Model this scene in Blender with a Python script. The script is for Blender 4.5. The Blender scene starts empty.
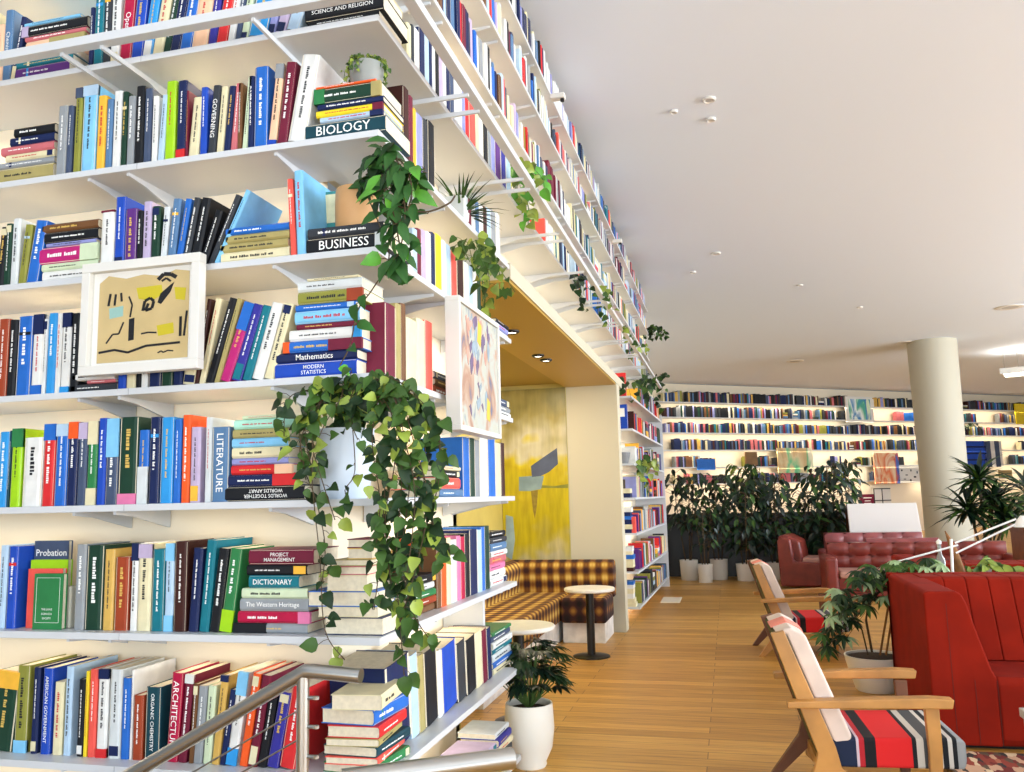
import bpy, bmesh, math, random
from mathutils import Vector, Matrix
EXPO, WORLD, LED, LEDF, WR, WB = 0.02, 0.36, 2.1, 85.0, 5700.0, 740.0
R_ = random.Random(7)
S = bpy.context.scene
COL = S.collection
# ---------------------------------------------------------------- camera
FPX = 834.41
CAM = Vector((1.136, -2.632, 1.461))
YAW, PIT, ROL = -0.24817, 0.13345, -0.02391
def _basis():
    cy, sy = math.cos(YAW), math.sin(YAW)
    F = Vector((sy*math.cos(PIT), cy*math.cos(PIT), math.sin(PIT)))
    R0 = Vector((cy, -sy, 0)); U0 = R0.cross(F)
    R = R0*math.cos(ROL)+U0*math.sin(ROL); U = -R0*math.sin(ROL)+U0*math.cos(ROL)
    return R, U, F
CR, CU, CF = _basis()
cam = bpy.data.cameras.new('camera'); cam.sensor_width = 36; cam.lens = 36*FPX/1024
camo = bpy.data.objects.new('camera', cam); COL.objects.link(camo)
camo.matrix_world = Matrix(((CR.x, CU.x, -CF.x, CAM.x), (CR.y, CU.y, -CF.y, CAM.y), (CR.z, CU.z, -CF.z, CAM.z), (0, 0, 0, 1)))
cam.clip_end = 200
S.camera = camo
S.view_settings.view_transform = 'Standard'; S.view_settings.look = 'None'
S.view_settings.exposure = EXPO; S.view_settings.gamma = 1; S.view_settings.use_curve_mapping = False
# ---------------------------------------------------------------- world and large lights
w = bpy.data.worlds.new('world'); S.world = w; w.use_nodes = True
bg = w.node_tree.nodes['Background']; bg.inputs[0].default_value = (.87, .94, 1, 1); bg.inputs[1].default_value = WORLD
def area(name, loc, rot, sx, sy, power, col=(1, 1, 1)):
    l = bpy.data.lights.new(name, 'AREA'); l.shape = 'RECTANGLE'; l.size = sx; l.size_y = sy; l.energy = power; l.color = col
    o = bpy.data.objects.new(name, l); COL.objects.link(o); o.location = loc; o.rotation_euler = rot; return o
WARM = (1, .83, .60)
area('window_daylight', (16, 3, 2.3), (0, math.radians(138), 0), 4.2, 26, WR, (.86, .93, 1))
area('window_daylight', (2.5, -7.6, 1.6), (math.radians(132), 0, math.radians(0)), 10, 3.0, WB, (.86, .93, 1))
# ---------------------------------------------------------------- pixel helpers: rays onto real planes
def ray(x, y): return CF*FPX + CR*(x-512) + CU*(386-y)
def hit(x, y, ax, v):
    d = ray(x, y); return CAM + d*((v-CAM[ax])/d[ax])
def along(px, ax, fixed):
    """coordinate on axis ax of the point with the other two coordinates fixed that projects to column px"""
    k = (px-512)/FPX; n = CR-CF*k
    s = 0; 
    for i in range(3):
        if i != ax: s += n[i]*(fixed[i]-CAM[i])
    return CAM[ax]-s/n[ax]
def proj(P):
    d = Vector(P)-CAM; z = d.dot(CF); return 512+FPX*d.dot(CR)/z, 386-FPX*d.dot(CU)/z
# ---------------------------------------------------------------- materials
def lin(h):
    h = h.lstrip('#'); c = [int(h[i:i+2], 16)/255 for i in (0, 2, 4)]
    return tuple(v/12.92 if v <= .04045 else ((v+.055)/1.055)**2.4 for v in c)+(1,)
MATS = {}
def mat(name, hexc, rough=.55, metal=0, noise=0, scale=20, spec=.5, bump=0):
    if name in MATS: return MATS[name]
    m = bpy.data.materials.new(name); m.use_nodes = True; nt = m.node_tree; b = nt.nodes['Principled BSDF']
    c = lin(hexc); b.inputs['Base Color'].default_value = c; b.inputs['Roughness'].default_value = rough
    b.inputs['Metallic'].default_value = metal; b.inputs['Specular IOR Level'].default_value = spec
    if noise or bump:
        tc = nt.nodes.new('ShaderNodeTexCoord'); n = nt.nodes.new('ShaderNodeTexNoise'); n.inputs['Scale'].default_value = scale; n.inputs['Detail'].default_value = 3
        nt.links.new(tc.outputs['Object'], n.inputs['Vector'])
        if noise:
            r = nt.nodes.new('ShaderNodeValToRGB')
            r.color_ramp.elements[0].position = .3; r.color_ramp.elements[1].position = .7
            r.color_ramp.elements[0].color = tuple(max(0, v*(1-noise)) for v in c[:3])+(1,)
            r.color_ramp.elements[1].color = tuple(min(1, v*(1+noise)) for v in c[:3])+(1,)
            nt.links.new(n.outputs['Fac'], r.inputs['Fac']); nt.links.new(r.outputs[0], b.inputs['Base Color'])
        if bump:
            bp = nt.nodes.new('ShaderNodeBump'); bp.inputs['Strength'].default_value = bump; bp.inputs['Distance'].default_value = .02
            nt.links.new(n.outputs['Fac'], bp.inputs['Height']); nt.links.new(bp.outputs[0], b.inputs['Normal'])
    MATS[name] = m; return m
BC = dict(navy='#15234f', royal='#1d48b0', blue='#2466bd', azure='#2f93d6', sky='#7fc0e6', pale_blue='#afc9df', steel='#55799f', slate='#43506a', teal='#12707f',
  dark_teal='#123f4b', mint='#a8dcc8', green='#2d7a45', dark_green='#173a2a', lime='#9ccc1a', olive='#8a8a3a', pale_green='#c8d6b4', yellow='#e8cf2c', amber='#eeb43c',
  cream='#ddd3ac', white='#dfdfdb', pale_grey='#cfd4d4', grey='#8f9498', charcoal='#33373d', black='#15171c', maroon='#6d1a33', crimson='#b0123f', red='#cf2b2d', coral='#e8584c',
  rust='#9a3f22', orange='#ea5a22', pink='#d977a0', rose='#c46a70', magenta='#b5226f', purple='#5c2d7a', indigo='#33308f', lilac='#b9a9c6', lavender='#8f93c9', peach='#efc19d',
  tan='#cfa755', brown='#6e4a2c', dark_brown='#3d1c17', khaki='#a79a62')
for k, v in BC.items(): mat('cover_'+k, v, .5, noise=.10, scale=14, spec=.25)
M = dict(
 shelf=mat('white_lacquer', '#cdd0d3', .35), wall=mat('cream_paint', '#eaddc4', .7), pages=mat('paper', '#ddd2b8', .8, noise=.08, scale=60),
 ink_w=mat('ink_white', '#f6f6f2', .5), ink_k=mat('ink_black', '#14161c', .5), ink_g=mat('ink_gold', '#d8b45a', .4), ink_r=mat('ink_red', '#c02a30', .5),
 ceil=mat('ceiling_paint', '#dfe8f3', .85), steel=mat('brushed_steel', '#b9b7b2', .28, 1), pillar=mat('pillar_paint', '#c8c0a8', .7),
 soffit=mat('gold_soffit', '#b9963f', .45), white=mat('white_paint', '#dbd9d2', .5), pot=mat('white_ceramic', '#efece2', .35), potb=mat('pale_blue_ceramic', '#cfdbe8', .35),
 clay=mat('tan_ceramic', '#c99a66', .6, noise=.08, scale=9), soil=mat('soil', '#3a2c1e', .95, noise=.4, scale=60), leafd=mat('leaf_dark', '#1c3417', .5, spec=.3, noise=.35, scale=12),
 leafm=mat('leaf_mid', '#3b5a22', .5, spec=.3, noise=.3, scale=12), leafl=mat('leaf_light', '#8a9c3a', .45, noise=.25, scale=12), leafb=mat('leaf_bright', '#559a2a', .45, noise=.25, scale=12),
 leafk=mat('leaf_deep', '#10261a', .35, noise=.4, scale=8), stem=mat('stem_brown', '#4a3a24', .8), stemg=mat('stem_green', '#4c6a30', .7),
 wood=mat('honey_oak', '#b5803f', .4, noise=.22, scale=6), woodd=mat('dark_oak', '#6b3f22', .45, noise=.25, scale=8), olive=mat('olive_velvet', '#4d4a1f', .8, noise=.2, scale=12),
 orange=mat('rust_velvet', '#861b0a', .9, noise=.14, scale=5, spec=.15), leather=mat('brown_leather', '#7d2f26', .35, noise=.2, scale=7), leather2=mat('maroon_leather', '#8f4a4c', .35, noise=.2, scale=7),
 tan2=mat('leather_seat', '#b98a7c', .5), black=mat('black_metal', '#14120f', .35), dark=mat('black_panel', '#0b0c0c', .35),
 marble=mat('pale_table_top', '#efece2', .3, noise=.04, scale=20), drift=mat('driftwood', '#8a5b2e', .8, noise=.4, scale=12), lampw=mat('lamp_white', '#f2f2f0', .4),
 greybox=mat('grey_laminate', '#b9b5ac', .5), stone=mat('white_marble', '#e5e2dc', .4, noise=.15, scale=9))
# ---------------------------------------------------------------- mesh collector
class MB:
    def __init__(s): s.v = []; s.f = []; s.m = []
    def add(s, vs, fs, mi=0, T=None):
        n = len(s.v)
        s.v += [tuple(T @ Vector(p)) if T is not None else tuple(p) for p in vs]
        s.f += [tuple(i+n for i in f) for f in fs]; s.m += [mi]*len(fs)
    def box(s, a, b, mi=0, T=None):
        x0, y0, z0 = [min(a[i], b[i]) for i in range(3)]; x1, y1, z1 = [max(a[i], b[i]) for i in range(3)]
        s.add([(x0, y0, z0), (x1, y0, z0), (x1, y1, z0), (x0, y1, z0), (x0, y0, z1), (x1, y0, z1), (x1, y1, z1), (x0, y1, z1)],
              [(0, 3, 2, 1), (4, 5, 6, 7), (0, 1, 5, 4), (1, 2, 6, 5), (2, 3, 7, 6), (3, 0, 4, 7)], mi, T)
    def prism(s, poly, z0, z1, mi=0, T=None, plane='xy'):
        n = len(poly)
        P = {'xy': lambda p, z: (p[0], p[1], z), 'xz': lambda p, z: (p[0], z, p[1]), 'yz': lambda p, z: (z, p[0], p[1])}[plane]
        s.add([P(p, z0) for p in poly]+[P(p, z1) for p in poly],
              [tuple(range(n)), tuple(range(2*n-1, n-1, -1))]+[(i, i+n, (i+1) % n+n, (i+1) % n) for i in range(n)], mi, T)
    def lathe(s, prof, c=(0, 0, 0), n=28, mi=0, T=None, cap=True):
        vs = []; fs = []; k = len(prof)
        for r, z in prof:
            for j in range(n):
                a = 2*math.pi*j/n; vs.append((c[0]+r*math.cos(a), c[1]+r*math.sin(a), c[2]+z))
        for i in range(k-1):
            for j in range(n): fs.append((i*n+j, i*n+(j+1) % n, (i+1)*n+(j+1) % n, (i+1)*n+j))
        if cap: fs.append(tuple(range(n-1, -1, -1))); fs.append(tuple((k-1)*n+j for j in range(n)))
        s.add(vs, fs, mi, T)
    def tube(s, pts, r, n=8, mi=0, cap=True):
        pts = [Vector(p) for p in pts]; vs = []; fs = []; k = len(pts)
        rr = r if isinstance(r, (list, tuple)) else [r]*k
        up = Vector((0, 0, 1))
        for i, p in enumerate(pts):
            t = (pts[min(i+1, k-1)]-pts[max(i-1, 0)]).normalized()
            u = up if abs(t.dot(up)) < .95 else Vector((1, 0, 0))
            a = t.cross(u).normalized(); b = t.cross(a).normalized()
            for j in range(n):
                an = 2*math.pi*j/n; q = p+a*math.cos(an)*rr[i]+b*math.sin(an)*rr[i]; vs.append(tuple(q))
        for i in range(k-1):
            for j in range(n): fs.append((i*n+j, (i+1)*n+j, (i+1)*n+(j+1) % n, i*n+(j+1) % n))
        if cap: fs.append(tuple(range(n))); fs.append(tuple((k-1)*n+j for j in range(n-1, -1, -1)))
        s.add(vs, fs, mi)
    def leaf(s, p, d, up, L, W, mi=0, droop=.3, heart=False):
        d = Vector(d).normalized(); sd = d.cross(Vector(up))
        if sd.length < 1e-3: sd = d.cross(Vector((1, 0, .1)))
        sd.normalize(); nrm = sd.cross(d).normalized(); p = Vector(p)
        prof = [(0, .05), (.12, .8), (.35, 1), (.65, .72), (1, .04)] if heart else [(0, .06), (.25, .75), (.5, 1), (.78, .6), (1, .03)]
        vs = []
        for t, wd in prof:
            c = p+d*(L*t)-nrm*(droop*L*t*t)
            e = nrm*(.18*W*wd)
            vs += [tuple(c-sd*(W*.5*wd)+e), tuple(c), tuple(c+sd*(W*.5*wd)+e)]
        fs = []
        for i in range(len(prof)-1):
            a = i*3; fs += [(a, a+1, a+4, a+3), (a+1, a+2, a+5, a+4)]
        s.add(vs, fs, mi)
    def build(s, name, mats, parent=None, smooth=False, bevel=0):
        me = bpy.data.meshes.new(name); me.from_pydata(s.v, [], s.f)
        for m in (mats if isinstance(mats, (list, tuple)) else [mats]): me.materials.append(m)
        me.polygons.foreach_set('material_index', s.m)
        if smooth: me.polygons.foreach_set('use_smooth', [True]*len(me.polygons))
        me.update()
        o = bpy.data.objects.new(name, me); COL.objects.link(o)
        if parent: o.parent = parent
        if bevel:
            b = o.modifiers.new('bevel', 'BEVEL'); b.width = bevel; b.segments = 3; b.limit_method = 'ANGLE'; b.harden_normals = False
        return o
def smooth_by_angle(o, ang=40):
    bm = bmesh.new(); bm.from_mesh(o.data); bmesh.ops.recalc_face_normals(bm, faces=bm.faces)
    for f in bm.faces: f.smooth = True
    for e in bm.edges:
        if len(e.link_faces) == 2 and e.calc_face_angle(0) > math.radians(ang): e.smooth = False
    bm.to_mesh(o.data); bm.free(); return o
USED = {}
def tag(o, label=None, cat=None, group=None, kind=None):
    if label: o['label'] = label; USED[label] = USED.get(label, 0)+1
    if cat: o['category'] = cat
    if group: o['group'] = group
    if kind: o['kind'] = kind
    return o
def empty(name, loc=(0, 0, 0), rz=0, **k):
    o = bpy.data.objects.new(name, None); COL.objects.link(o); o.location = loc; o.rotation_euler = (0, 0, rz); o.empty_display_size = .1
    return tag(o, **k)
def struct(name, mb, m, **k): o = mb.build(name, m, **k); o['kind'] = 'structure'; return o
# ================================================================ SETTING
ZC = {-3: 4.498, -2: 4.121, -1: 3.659, 0: 3.208, 1: 2.766, 2: 2.335, 3: 1.888, 4: 1.459, 5: 1.002, 6: .548, 7: .105}
TH = .0125
ZT = {k: v+TH for k, v in ZC.items()}
CZ = 4.88
def wood_floor():
    m = bpy.data.materials.new('oak_planks'); m.use_nodes = True; nt = m.node_tree; b = nt.nodes['Principled BSDF']
    tc = nt.nodes.new('ShaderNodeTexCoord'); br = nt.nodes.new('ShaderNodeTexBrick')
    br.inputs['Scale'].default_value = 1; br.inputs['Brick Width'].default_value = 1.5; br.inputs['Row Height'].default_value = .13
    br.inputs['Mortar Size'].default_value = .0022; br.inputs['Color1'].default_value = lin('#cb9a4c'); br.inputs['Color2'].default_value = lin('#a5742e'); br.inputs['Mortar'].default_value = lin('#5b3a1c')
    br.offset = .37; br.inputs['Bias'].default_value = -.1
    nz = nt.nodes.new('ShaderNodeTexNoise'); mp = nt.nodes.new('ShaderNodeMapping'); mp.inputs['Scale'].default_value = (1.2, 16, 1)
    nz.inputs['Scale'].default_value = 2.2; nz.inputs['Detail'].default_value = 5
    mx = nt.nodes.new('ShaderNodeMix'); mx.data_type = 'RGBA'; mx.blend_type = 'OVERLAY'; mx.inputs[0].default_value = .55
    L = nt.links.new
    L(tc.outputs['Object'], br.inputs['Vector']); L(tc.outputs['Object'], mp.inputs['Vector']); L(mp.outputs[0], nz.inputs['Vector'])
    L(br.outputs['Color'], mx.inputs[6]); L(nz.outputs['Fac'], mx.inputs[7]); L(mx.outputs[2], b.inputs['Base Color'])
    b.inputs['Roughness'].default_value = .38
    return m
fl = MB()
fl.box((.25, -8, -.08), (20, 0, 0)); fl.box((-1.4, 0, -.08), (20, 40, 0)); fl.box((-4, -8, -.08), (.25, -1.35, 0)); fl.box((-4.0, 0, -.08), (-1.4, .36, -.02))
for k in range(6): fl.box((.25-.3*(k+1), -1.35, -.17*(k+1)-.08), (.25-.3*k, 0, -.17*(k+1)))
struct('floor', fl, wood_floor())
c = MB(); c.box((-4.5, -8, CZ), (20, 40, CZ+.1)); struct('ceiling', c, M['ceil'])
c = MB()
c.box((-4.5, .34, -1.2), (-1.35, .40, CZ)); c.box((-1.35, .34, 0), (-.40, .40, CZ)); struct('wall_front', c, M['wall'])
c = MB()
c.box((-.40, .34, 0), (-.34, 1.86, 2.70)); c.box((-.40, .34, 2.78), (-.34, 11.3, CZ)); c.box((-.40, 6.9, 0), (-.34, 11.3, 2.78)); c.box((-1.3, 11.25, 0), (-.34, 11.3, CZ)); c.box((-1.4, 11.3, 0), (-1.3, 24, CZ))
struct('wall_left', c, M['wall'])
# opening: header, soffit, pillar, niche
c = MB(); c.box((-.62, 1.88, 2.705), (0, 6.62, 2.80)); c.box((-.34, 6.62, 2.705), (0, 7.45, 2.80)); struct('trim_1', c, M['pillar'])
c = MB(); c.box((-.60, 1.88, 2.69), (-.012, 6.61, 2.705)); struct('trim_2', c, M['soffit'])
c = MB(); c.box((-.58, 6.62, 0), (-.005, 6.86, 2.705)); struct('trim_3', c, M['pillar'])
c = MB(); c.box((-1.42, 1.88, 0), (-1.35, 6.8, 3.0)); c.box((-1.35, 1.80, 0), (-.34, 1.88, 3.0)); struct('wall_niche', c, mat('ochre_wall', '#b9a34e', .7, noise=.12, scale=2))
c = MB(); c.box((-1.35, 1.88, 2.74), (-.60, 6.7, 2.80)); struct('ceiling_niche', c, mat('niche_ceiling', '#a98f4c', .6))
c = MB(); c.box((-1.35, 6.62, 0), (-.58, 6.70, 2.74)); struct('wall_niche_back', c, mat('niche_back', '#c9bb74', .6))
# far angled wall
FA = Vector((.17, 24.07, 0)); FD = Vector((.8001, .5999, 0)); FN = Vector((.5999, -.8001, 0))
FM = Matrix(((FD.x, -FN.x, 0, FA.x), (FD.y, -FN.y, 0, FA.y), (0, 0, 1, 0), (0, 0, 0, 1)))   # local x along wall, local y into wall
c = MB(); c.box((-2.0, 0, 0), (21, .1, CZ), 0, FM); struct('wall_far', c, M['wall'])
# painted mural on the niche back wall (freeform colour fields, generic)
def art_mat(name, base, spots, sc=3.0):
    """noise colour-ramp paint: spots = list of colours spread along the ramp"""
    m = bpy.data.materials.new(name); m.use_nodes = True; nt = m.node_tree; b = nt.nodes['Principled BSDF']; b.inputs['Roughness'].default_value = .5
    tc = nt.nodes.new('ShaderNodeTexCoord'); mp = nt.nodes.new('ShaderNodeMapping'); mp.inputs['Scale'].default_value = (1, 1, .6)
    n = nt.nodes.new('ShaderNodeTexNoise'); n.inputs['Scale'].default_value = sc; n.inputs['Detail'].default_value = 6; n.inputs['Distortion'].default_value = .9
    r = nt.nodes.new('ShaderNodeValToRGB'); k = len(spots)
    for i, cx in enumerate(spots):
        p = .32+.36*i/(k-1); e = r.color_ramp.elements[0] if i == 0 else r.color_ramp.elements[1] if i == 1 else r.color_ramp.elements.new(p)
        e.position = p; e.color = lin(cx)
    nt.links.new(tc.outputs['Object'], mp.inputs['Vector']); nt.links.new(mp.outputs[0], n.inputs['Vector']); nt.links.new(n.outputs['Fac'], r.inputs['Fac']); nt.links.new(r.outputs[0], b.inputs['Base Color'])
    return m
mu = empty('wall_mural', (-.96, 6.61, 1.6), label='large yellow abstract mural with a slanted blue block on the alcove back wall', cat='mural')
def mural_mat():
    """soft fields: tan and beige above, yellow patches below, all in the paint itself"""
    m = bpy.data.materials.new('mural_paint'); m.use_nodes = True; nt = m.node_tree; b = nt.nodes['Principled BSDF']; b.inputs['Roughness'].default_value = .35
    tc = nt.nodes.new('ShaderNodeTexCoord'); sp = nt.nodes.new('ShaderNodeSeparateXYZ'); nt.links.new(tc.outputs['Object'], sp.inputs[0])
    def noise(sc, det=2, vec=None):
        n = nt.nodes.new('ShaderNodeTexNoise'); n.inputs['Scale'].default_value = sc; n.inputs['Detail'].default_value = det
        mp = nt.nodes.new('ShaderNodeMapping'); mp.inputs['Scale'].default_value = vec or (1, 1, 1); nt.links.new(tc.outputs['Object'], mp.inputs[0]); nt.links.new(mp.outputs[0], n.inputs['Vector']); return n.outputs['Fac']
    def m2(op, a, b_):
        n = nt.nodes.new('ShaderNodeMath'); n.operation = op
        for k, x in enumerate((a, b_)):
            if isinstance(x, (int, float)): n.inputs[k].default_value = x
            else: nt.links.new(x, n.inputs[k])
        return n.outputs[0]
    v = m2('ADD', sp.outputs[2], m2('MULTIPLY', m2('SUBTRACT', noise(2.6, 2), .5), 1.7))
    r = nt.nodes.new('ShaderNodeMapRange'); r.inputs[1].default_value = -1.0; r.inputs[2].default_value = 1.15; nt.links.new(v, r.inputs[0])
    cr = nt.nodes.new('ShaderNodeValToRGB'); nt.links.new(r.outputs[0], cr.inputs[0]); el = cr.color_ramp.elements
    el[0].position = .05; el[0].color = lin('#b7ad86'); el[1].position = 1; el[1].color = lin('#7d7440')
    for p, h in ((.14, '#b5a544'), (.26, '#b5a20c'), (.42, '#bba918'), (.50, '#b9a318'), (.56, '#c9b62a'), (.64, '#c4bda2'), (.74, '#b5ab84'), (.86, '#97894f')): e = el.new(p); e.color = lin(h)
    mx = nt.nodes.new('ShaderNodeMix'); mx.data_type = 'RGBA'; mx.blend_type = 'OVERLAY'; mx.inputs[0].default_value = .5
    nt.links.new(cr.outputs[0], mx.inputs[6]); nt.links.new(noise(3, 4, (5, 1, .8)), mx.inputs[7]); nt.links.new(mx.outputs[2], b.inputs['Base Color']); return m
c = MB(); c.box((-.385, -.012, -1.5), (.375, 0, 1.09)); c.build('canvas', mural_mat(), mu)
def patch(parent, name, poly, y, m, th=.003):
    c = MB(); c.prism(poly, y-th, y, plane='xz'); return c.build(name, m, parent)
def mp(px, py, y=6.598): h = hit(px, py, 1, y); return (h.x+.96, h.z-1.6)
dsk = mat('mural_slate', '#4d5770', .5, noise=.25, scale=5)
patch(mu, 'blue_block', [mp(531, 466), mp(538, 461), mp(557, 448), mp(558, 464), mp(549, 472), mp(541, 476), mp(532, 477)], -.012, dsk)
patch(mu, 'pale_blue_block', [mp(519, 477), mp(531, 476), mp(544, 476), mp(541, 489), mp(530, 491), mp(519, 491)], -.0121, mat('mural_blue', '#7f969c', .5, noise=.25, scale=6), .002)
patch(mu, 'green_stroke', [mp(540, 485), mp(555, 486), mp(568, 484), mp(568, 488), mp(541, 488)], -.0119, mat('mural_green', '#7d7f35', .5, noise=.2, scale=8), .002)
patch(mu, 'drip', [mp(531, 491), mp(538, 490), mp(537, 505), mp(535, 519), mp(533, 510)], -.012, mat('mural_drip', '#8f7a28', .6, noise=.2))
patch(mu, 'grey_patch', [mp(506, 515), mp(513, 517), mp(515, 540), mp(512, 560), mp(506, 556)], -.012, mat('mural_grey', '#8ea3a8', .6, noise=.2, scale=6))
# ================================================================ SHELVES
SHN = {-3: 'highest white long shelf close under the ceiling', -2: 'white long shelf second from the ceiling', -1: 'white long shelf just above the slim rail', 0: 'white long shelf level with the slim rail',
       1: 'white corner shelf level with the alcove header', 2: 'white corner shelf just above the yellow drawing', 3: 'white corner shelf behind the foot of the yellow drawing', 4: 'white corner shelf holding the ivy pot',
       5: 'white corner shelf just below the ivy pot', 6: 'white corner shelf behind the steel handrail', 7: 'lowest white corner shelf near the floor'}
BRA = [-1.24, -1.06, -.42]
BRB = [.62, .78, 1.62, 1.78, 2.62, 2.78, 3.62, 3.78, 4.62, 4.78, 5.62, 5.78, 6.62, 6.78, 7.62, 7.78, 8.62, 8.78, 9.62, 9.78]
def bracket_a(X, z, ext=0):
    c = MB(); c.prism([(.335, z-.07), (.335, z), (0.02-ext, z), (0.02-ext, z-.012 if not ext else z-.018), (.12, z-.022)], X-.006, X+.006, plane='yz'); return c
def bracket_b(Y, z, ext=0):
    c = MB(); c.prism([(-.335, z-.07), (-.335, z), (-.02+ext, z), (-.02+ext, z-.012 if not ext else z-.018), (-.12, z-.022)], Y-.006, Y+.006, plane='xz'); return c
for i in range(-3, 8):
    z0, z1 = ZC[i]-TH, ZC[i]+TH
    YE = 11.2 if i <= 0 else 1.86
    r = empty('wall_shelf', (0, 0, 0), label=SHN[i], cat='shelf', group='shelves wrapping the corner')
    c = MB(); c.prism([(-3.9, 0), (0, 0), (0, YE), (-.34, YE), (-.34, .34), (-3.9, .34)], z0, z1)
    # butt joint between two boards
    b = c.build('board', M['shelf'], r, bevel=.002)
    ext = .17 if i == 0 else 0
    for X in BRA: bracket_a(X, z0, ext).build('bracket', M['shelf'], r)
    for Y in BRB:
        if Y < YE: bracket_b(Y, z0, ext).build('bracket', M['shelf'], r)
    j = MB(); j.box((-1.005, -.0012, z0+.001), (-1.003, 0, z1-.001)); j.build('joint_line', mat('joint_grey', '#9fa1a6'), r)
    LK = LED*(1.15 if i <= 0 else 1.0 if i <= 2 else .75 if i == 3 else .5)
    for a_, b_ in ((-3.6, -1.34), (-.96, -.50)): area('shelf_led', ((a_+b_)/2, .20, z0-.02), (math.radians(-12), 0, 0), b_-a_, .03, LK*3.2*(b_-a_)/2.72, WARM)
    kb = LK*(.6 if i == 0 else 1)*1.35
    seg = [(.9, 1.5)] if i > 0 else [(.9+k, 1.5+k) for k in range(10)]
    for a_, b_ in seg: area('shelf_led', (-.20, (a_+b_)/2, z0-.02), (0, math.radians(12), 0), .03, b_-a_, kb*(b_-a_)*1.2, WARM)
rl = empty('slim_rail', (0, 0, 0), label='slim white rail standing off in front of the upper long shelf', cat='rail')
c = MB(); c.box((-3.9, -.175, ZC[0]-.017), (.175, -.13, ZC[0]+.018)); c.box((.13, -.13, ZC[0]-.017), (.175, 11.2, ZC[0]+.018)); c.build('bar', M['shelf'], rl, bevel=.002)
# bookcase beyond the pillar
SH2 = {1: 'topmost', 2: 'second', 3: 'third', 4: 'fourth', 5: 'fifth', 6: 'sixth', 7: 'lowest'}
ZB = {1: 2.65, 2: 2.25, 3: 1.83, 4: 1.42, 5: 1.0, 6: .55, 7: .14}
for i in range(1, 8):
    r = empty('wall_shelf', (0, 0, 0), label='%s white shelf of the bookcase beyond the pillar' % SH2[i], cat='shelf', group='shelves beyond the pillar')
    c = MB(); c.prism([(-.335, 7.5), (.06, 7.5), (.14, 11.2), (-.335, 11.2)], ZB[i]-TH, ZB[i]+TH); c.build('board', M['shelf'], r)
    area('shelf_led', (-.28, 9.1, ZB[i]-.05), (0, 0, 0), .03, 3.0, LED*3, WARM)
e = tag(MB(), None) if 0 else None
c = MB(); c.box((-.335, 11.2, 0), (.15, 11.25, 2.75)); tag(c.build('bookcase_end_panel', M['shelf']), 'tall white end panel closing the bookcase beyond the pillar', 'panel')
# upright support between lower shelves near the alcove
c = MB(); c.box((-.335, 1.60, ZT[6]), (-.12, 1.64, ZC[5]-TH)); tag(c.build('shelf_upright', M['shelf']), 'white upright panel between the two low side shelves near the alcove bench', 'panel')
# far wall shelves: six boards
FZ = [4.28, 3.81, 3.33, 2.80, 2.27, 1.76]
FN_ = ['top', 'second', 'third', 'fourth', 'fifth', 'lowest']
for k, z in enumerate(FZ):
    r = empty('far_shelf', (0, 0, 0), label='%s long white shelf across the far wall' % FN_[k], cat='shelf', group='shelves on the far wall')
    c = MB(); c.box((-1.5, -.34, z-.03), (20, 0, z), 0, FM); c.build('board', M['shelf'], r)
    q = FM @ Vector((9, -.38, z-.06)); l = area('shelf_led', q, (math.radians(28), 0, math.atan2(FD.y, FD.x)), 20, .05, LEDF, WARM)
# ================================================================ BOOKS
TXT = {}
def text_mesh(s):
    if s in TXT: return TXT[s]
    cu = bpy.data.curves.new('lettering', 'FONT'); cu.body = s; cu.align_x = 'CENTER'; cu.align_y = 'CENTER'; cu.size = 1
    cu.space_line = 1.0; cu.offset = .004; cu.resolution_u = 2
    o = bpy.data.objects.new('lettering_tmp', cu); COL.objects.link(o); bpy.context.view_layer.update()
    me = bpy.data.meshes.new_from_object(o.evaluated_get(bpy.context.evaluated_depsgraph_get()))
    bpy.data.objects.remove(o)
    vs = [tuple(v.co) for v in me.vertices]; fs = [tuple(p.vertices) for p in me.polygons]
    xs = [v[0] for v in vs]; ys = [v[1] for v in vs]
    TXT[s] = (vs, fs, max(xs)-min(xs), max(ys)-min(ys), (max(xs)+min(xs))/2, (max(ys)+min(ys))/2); return TXT[s]
def put_text(c, s, o, right, up, maxw, maxh, mi=0):
    """lettering centred at o, running along right"""
    vs, fs, w_, h_, cx, cy = text_mesh(s); k = min(maxw/w_, maxh/h_)
    o = Vector(o); right = Vector(right); up = Vector(up)
    c.add([tuple(o+right*((v[0]-cx)*k)+up*((v[1]-cy)*k)) for v in vs], fs, mi)
DARKS = {'navy', 'royal', 'blue', 'azure', 'steel', 'slate', 'teal', 'dark_teal', 'green', 'dark_green', 'charcoal', 'black', 'maroon', 'crimson', 'red', 'rust', 'magenta', 'purple', 'indigo', 'brown', 'dark_brown', 'coral', 'orange', 'rose', 'grey'}
NB = 0
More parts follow.
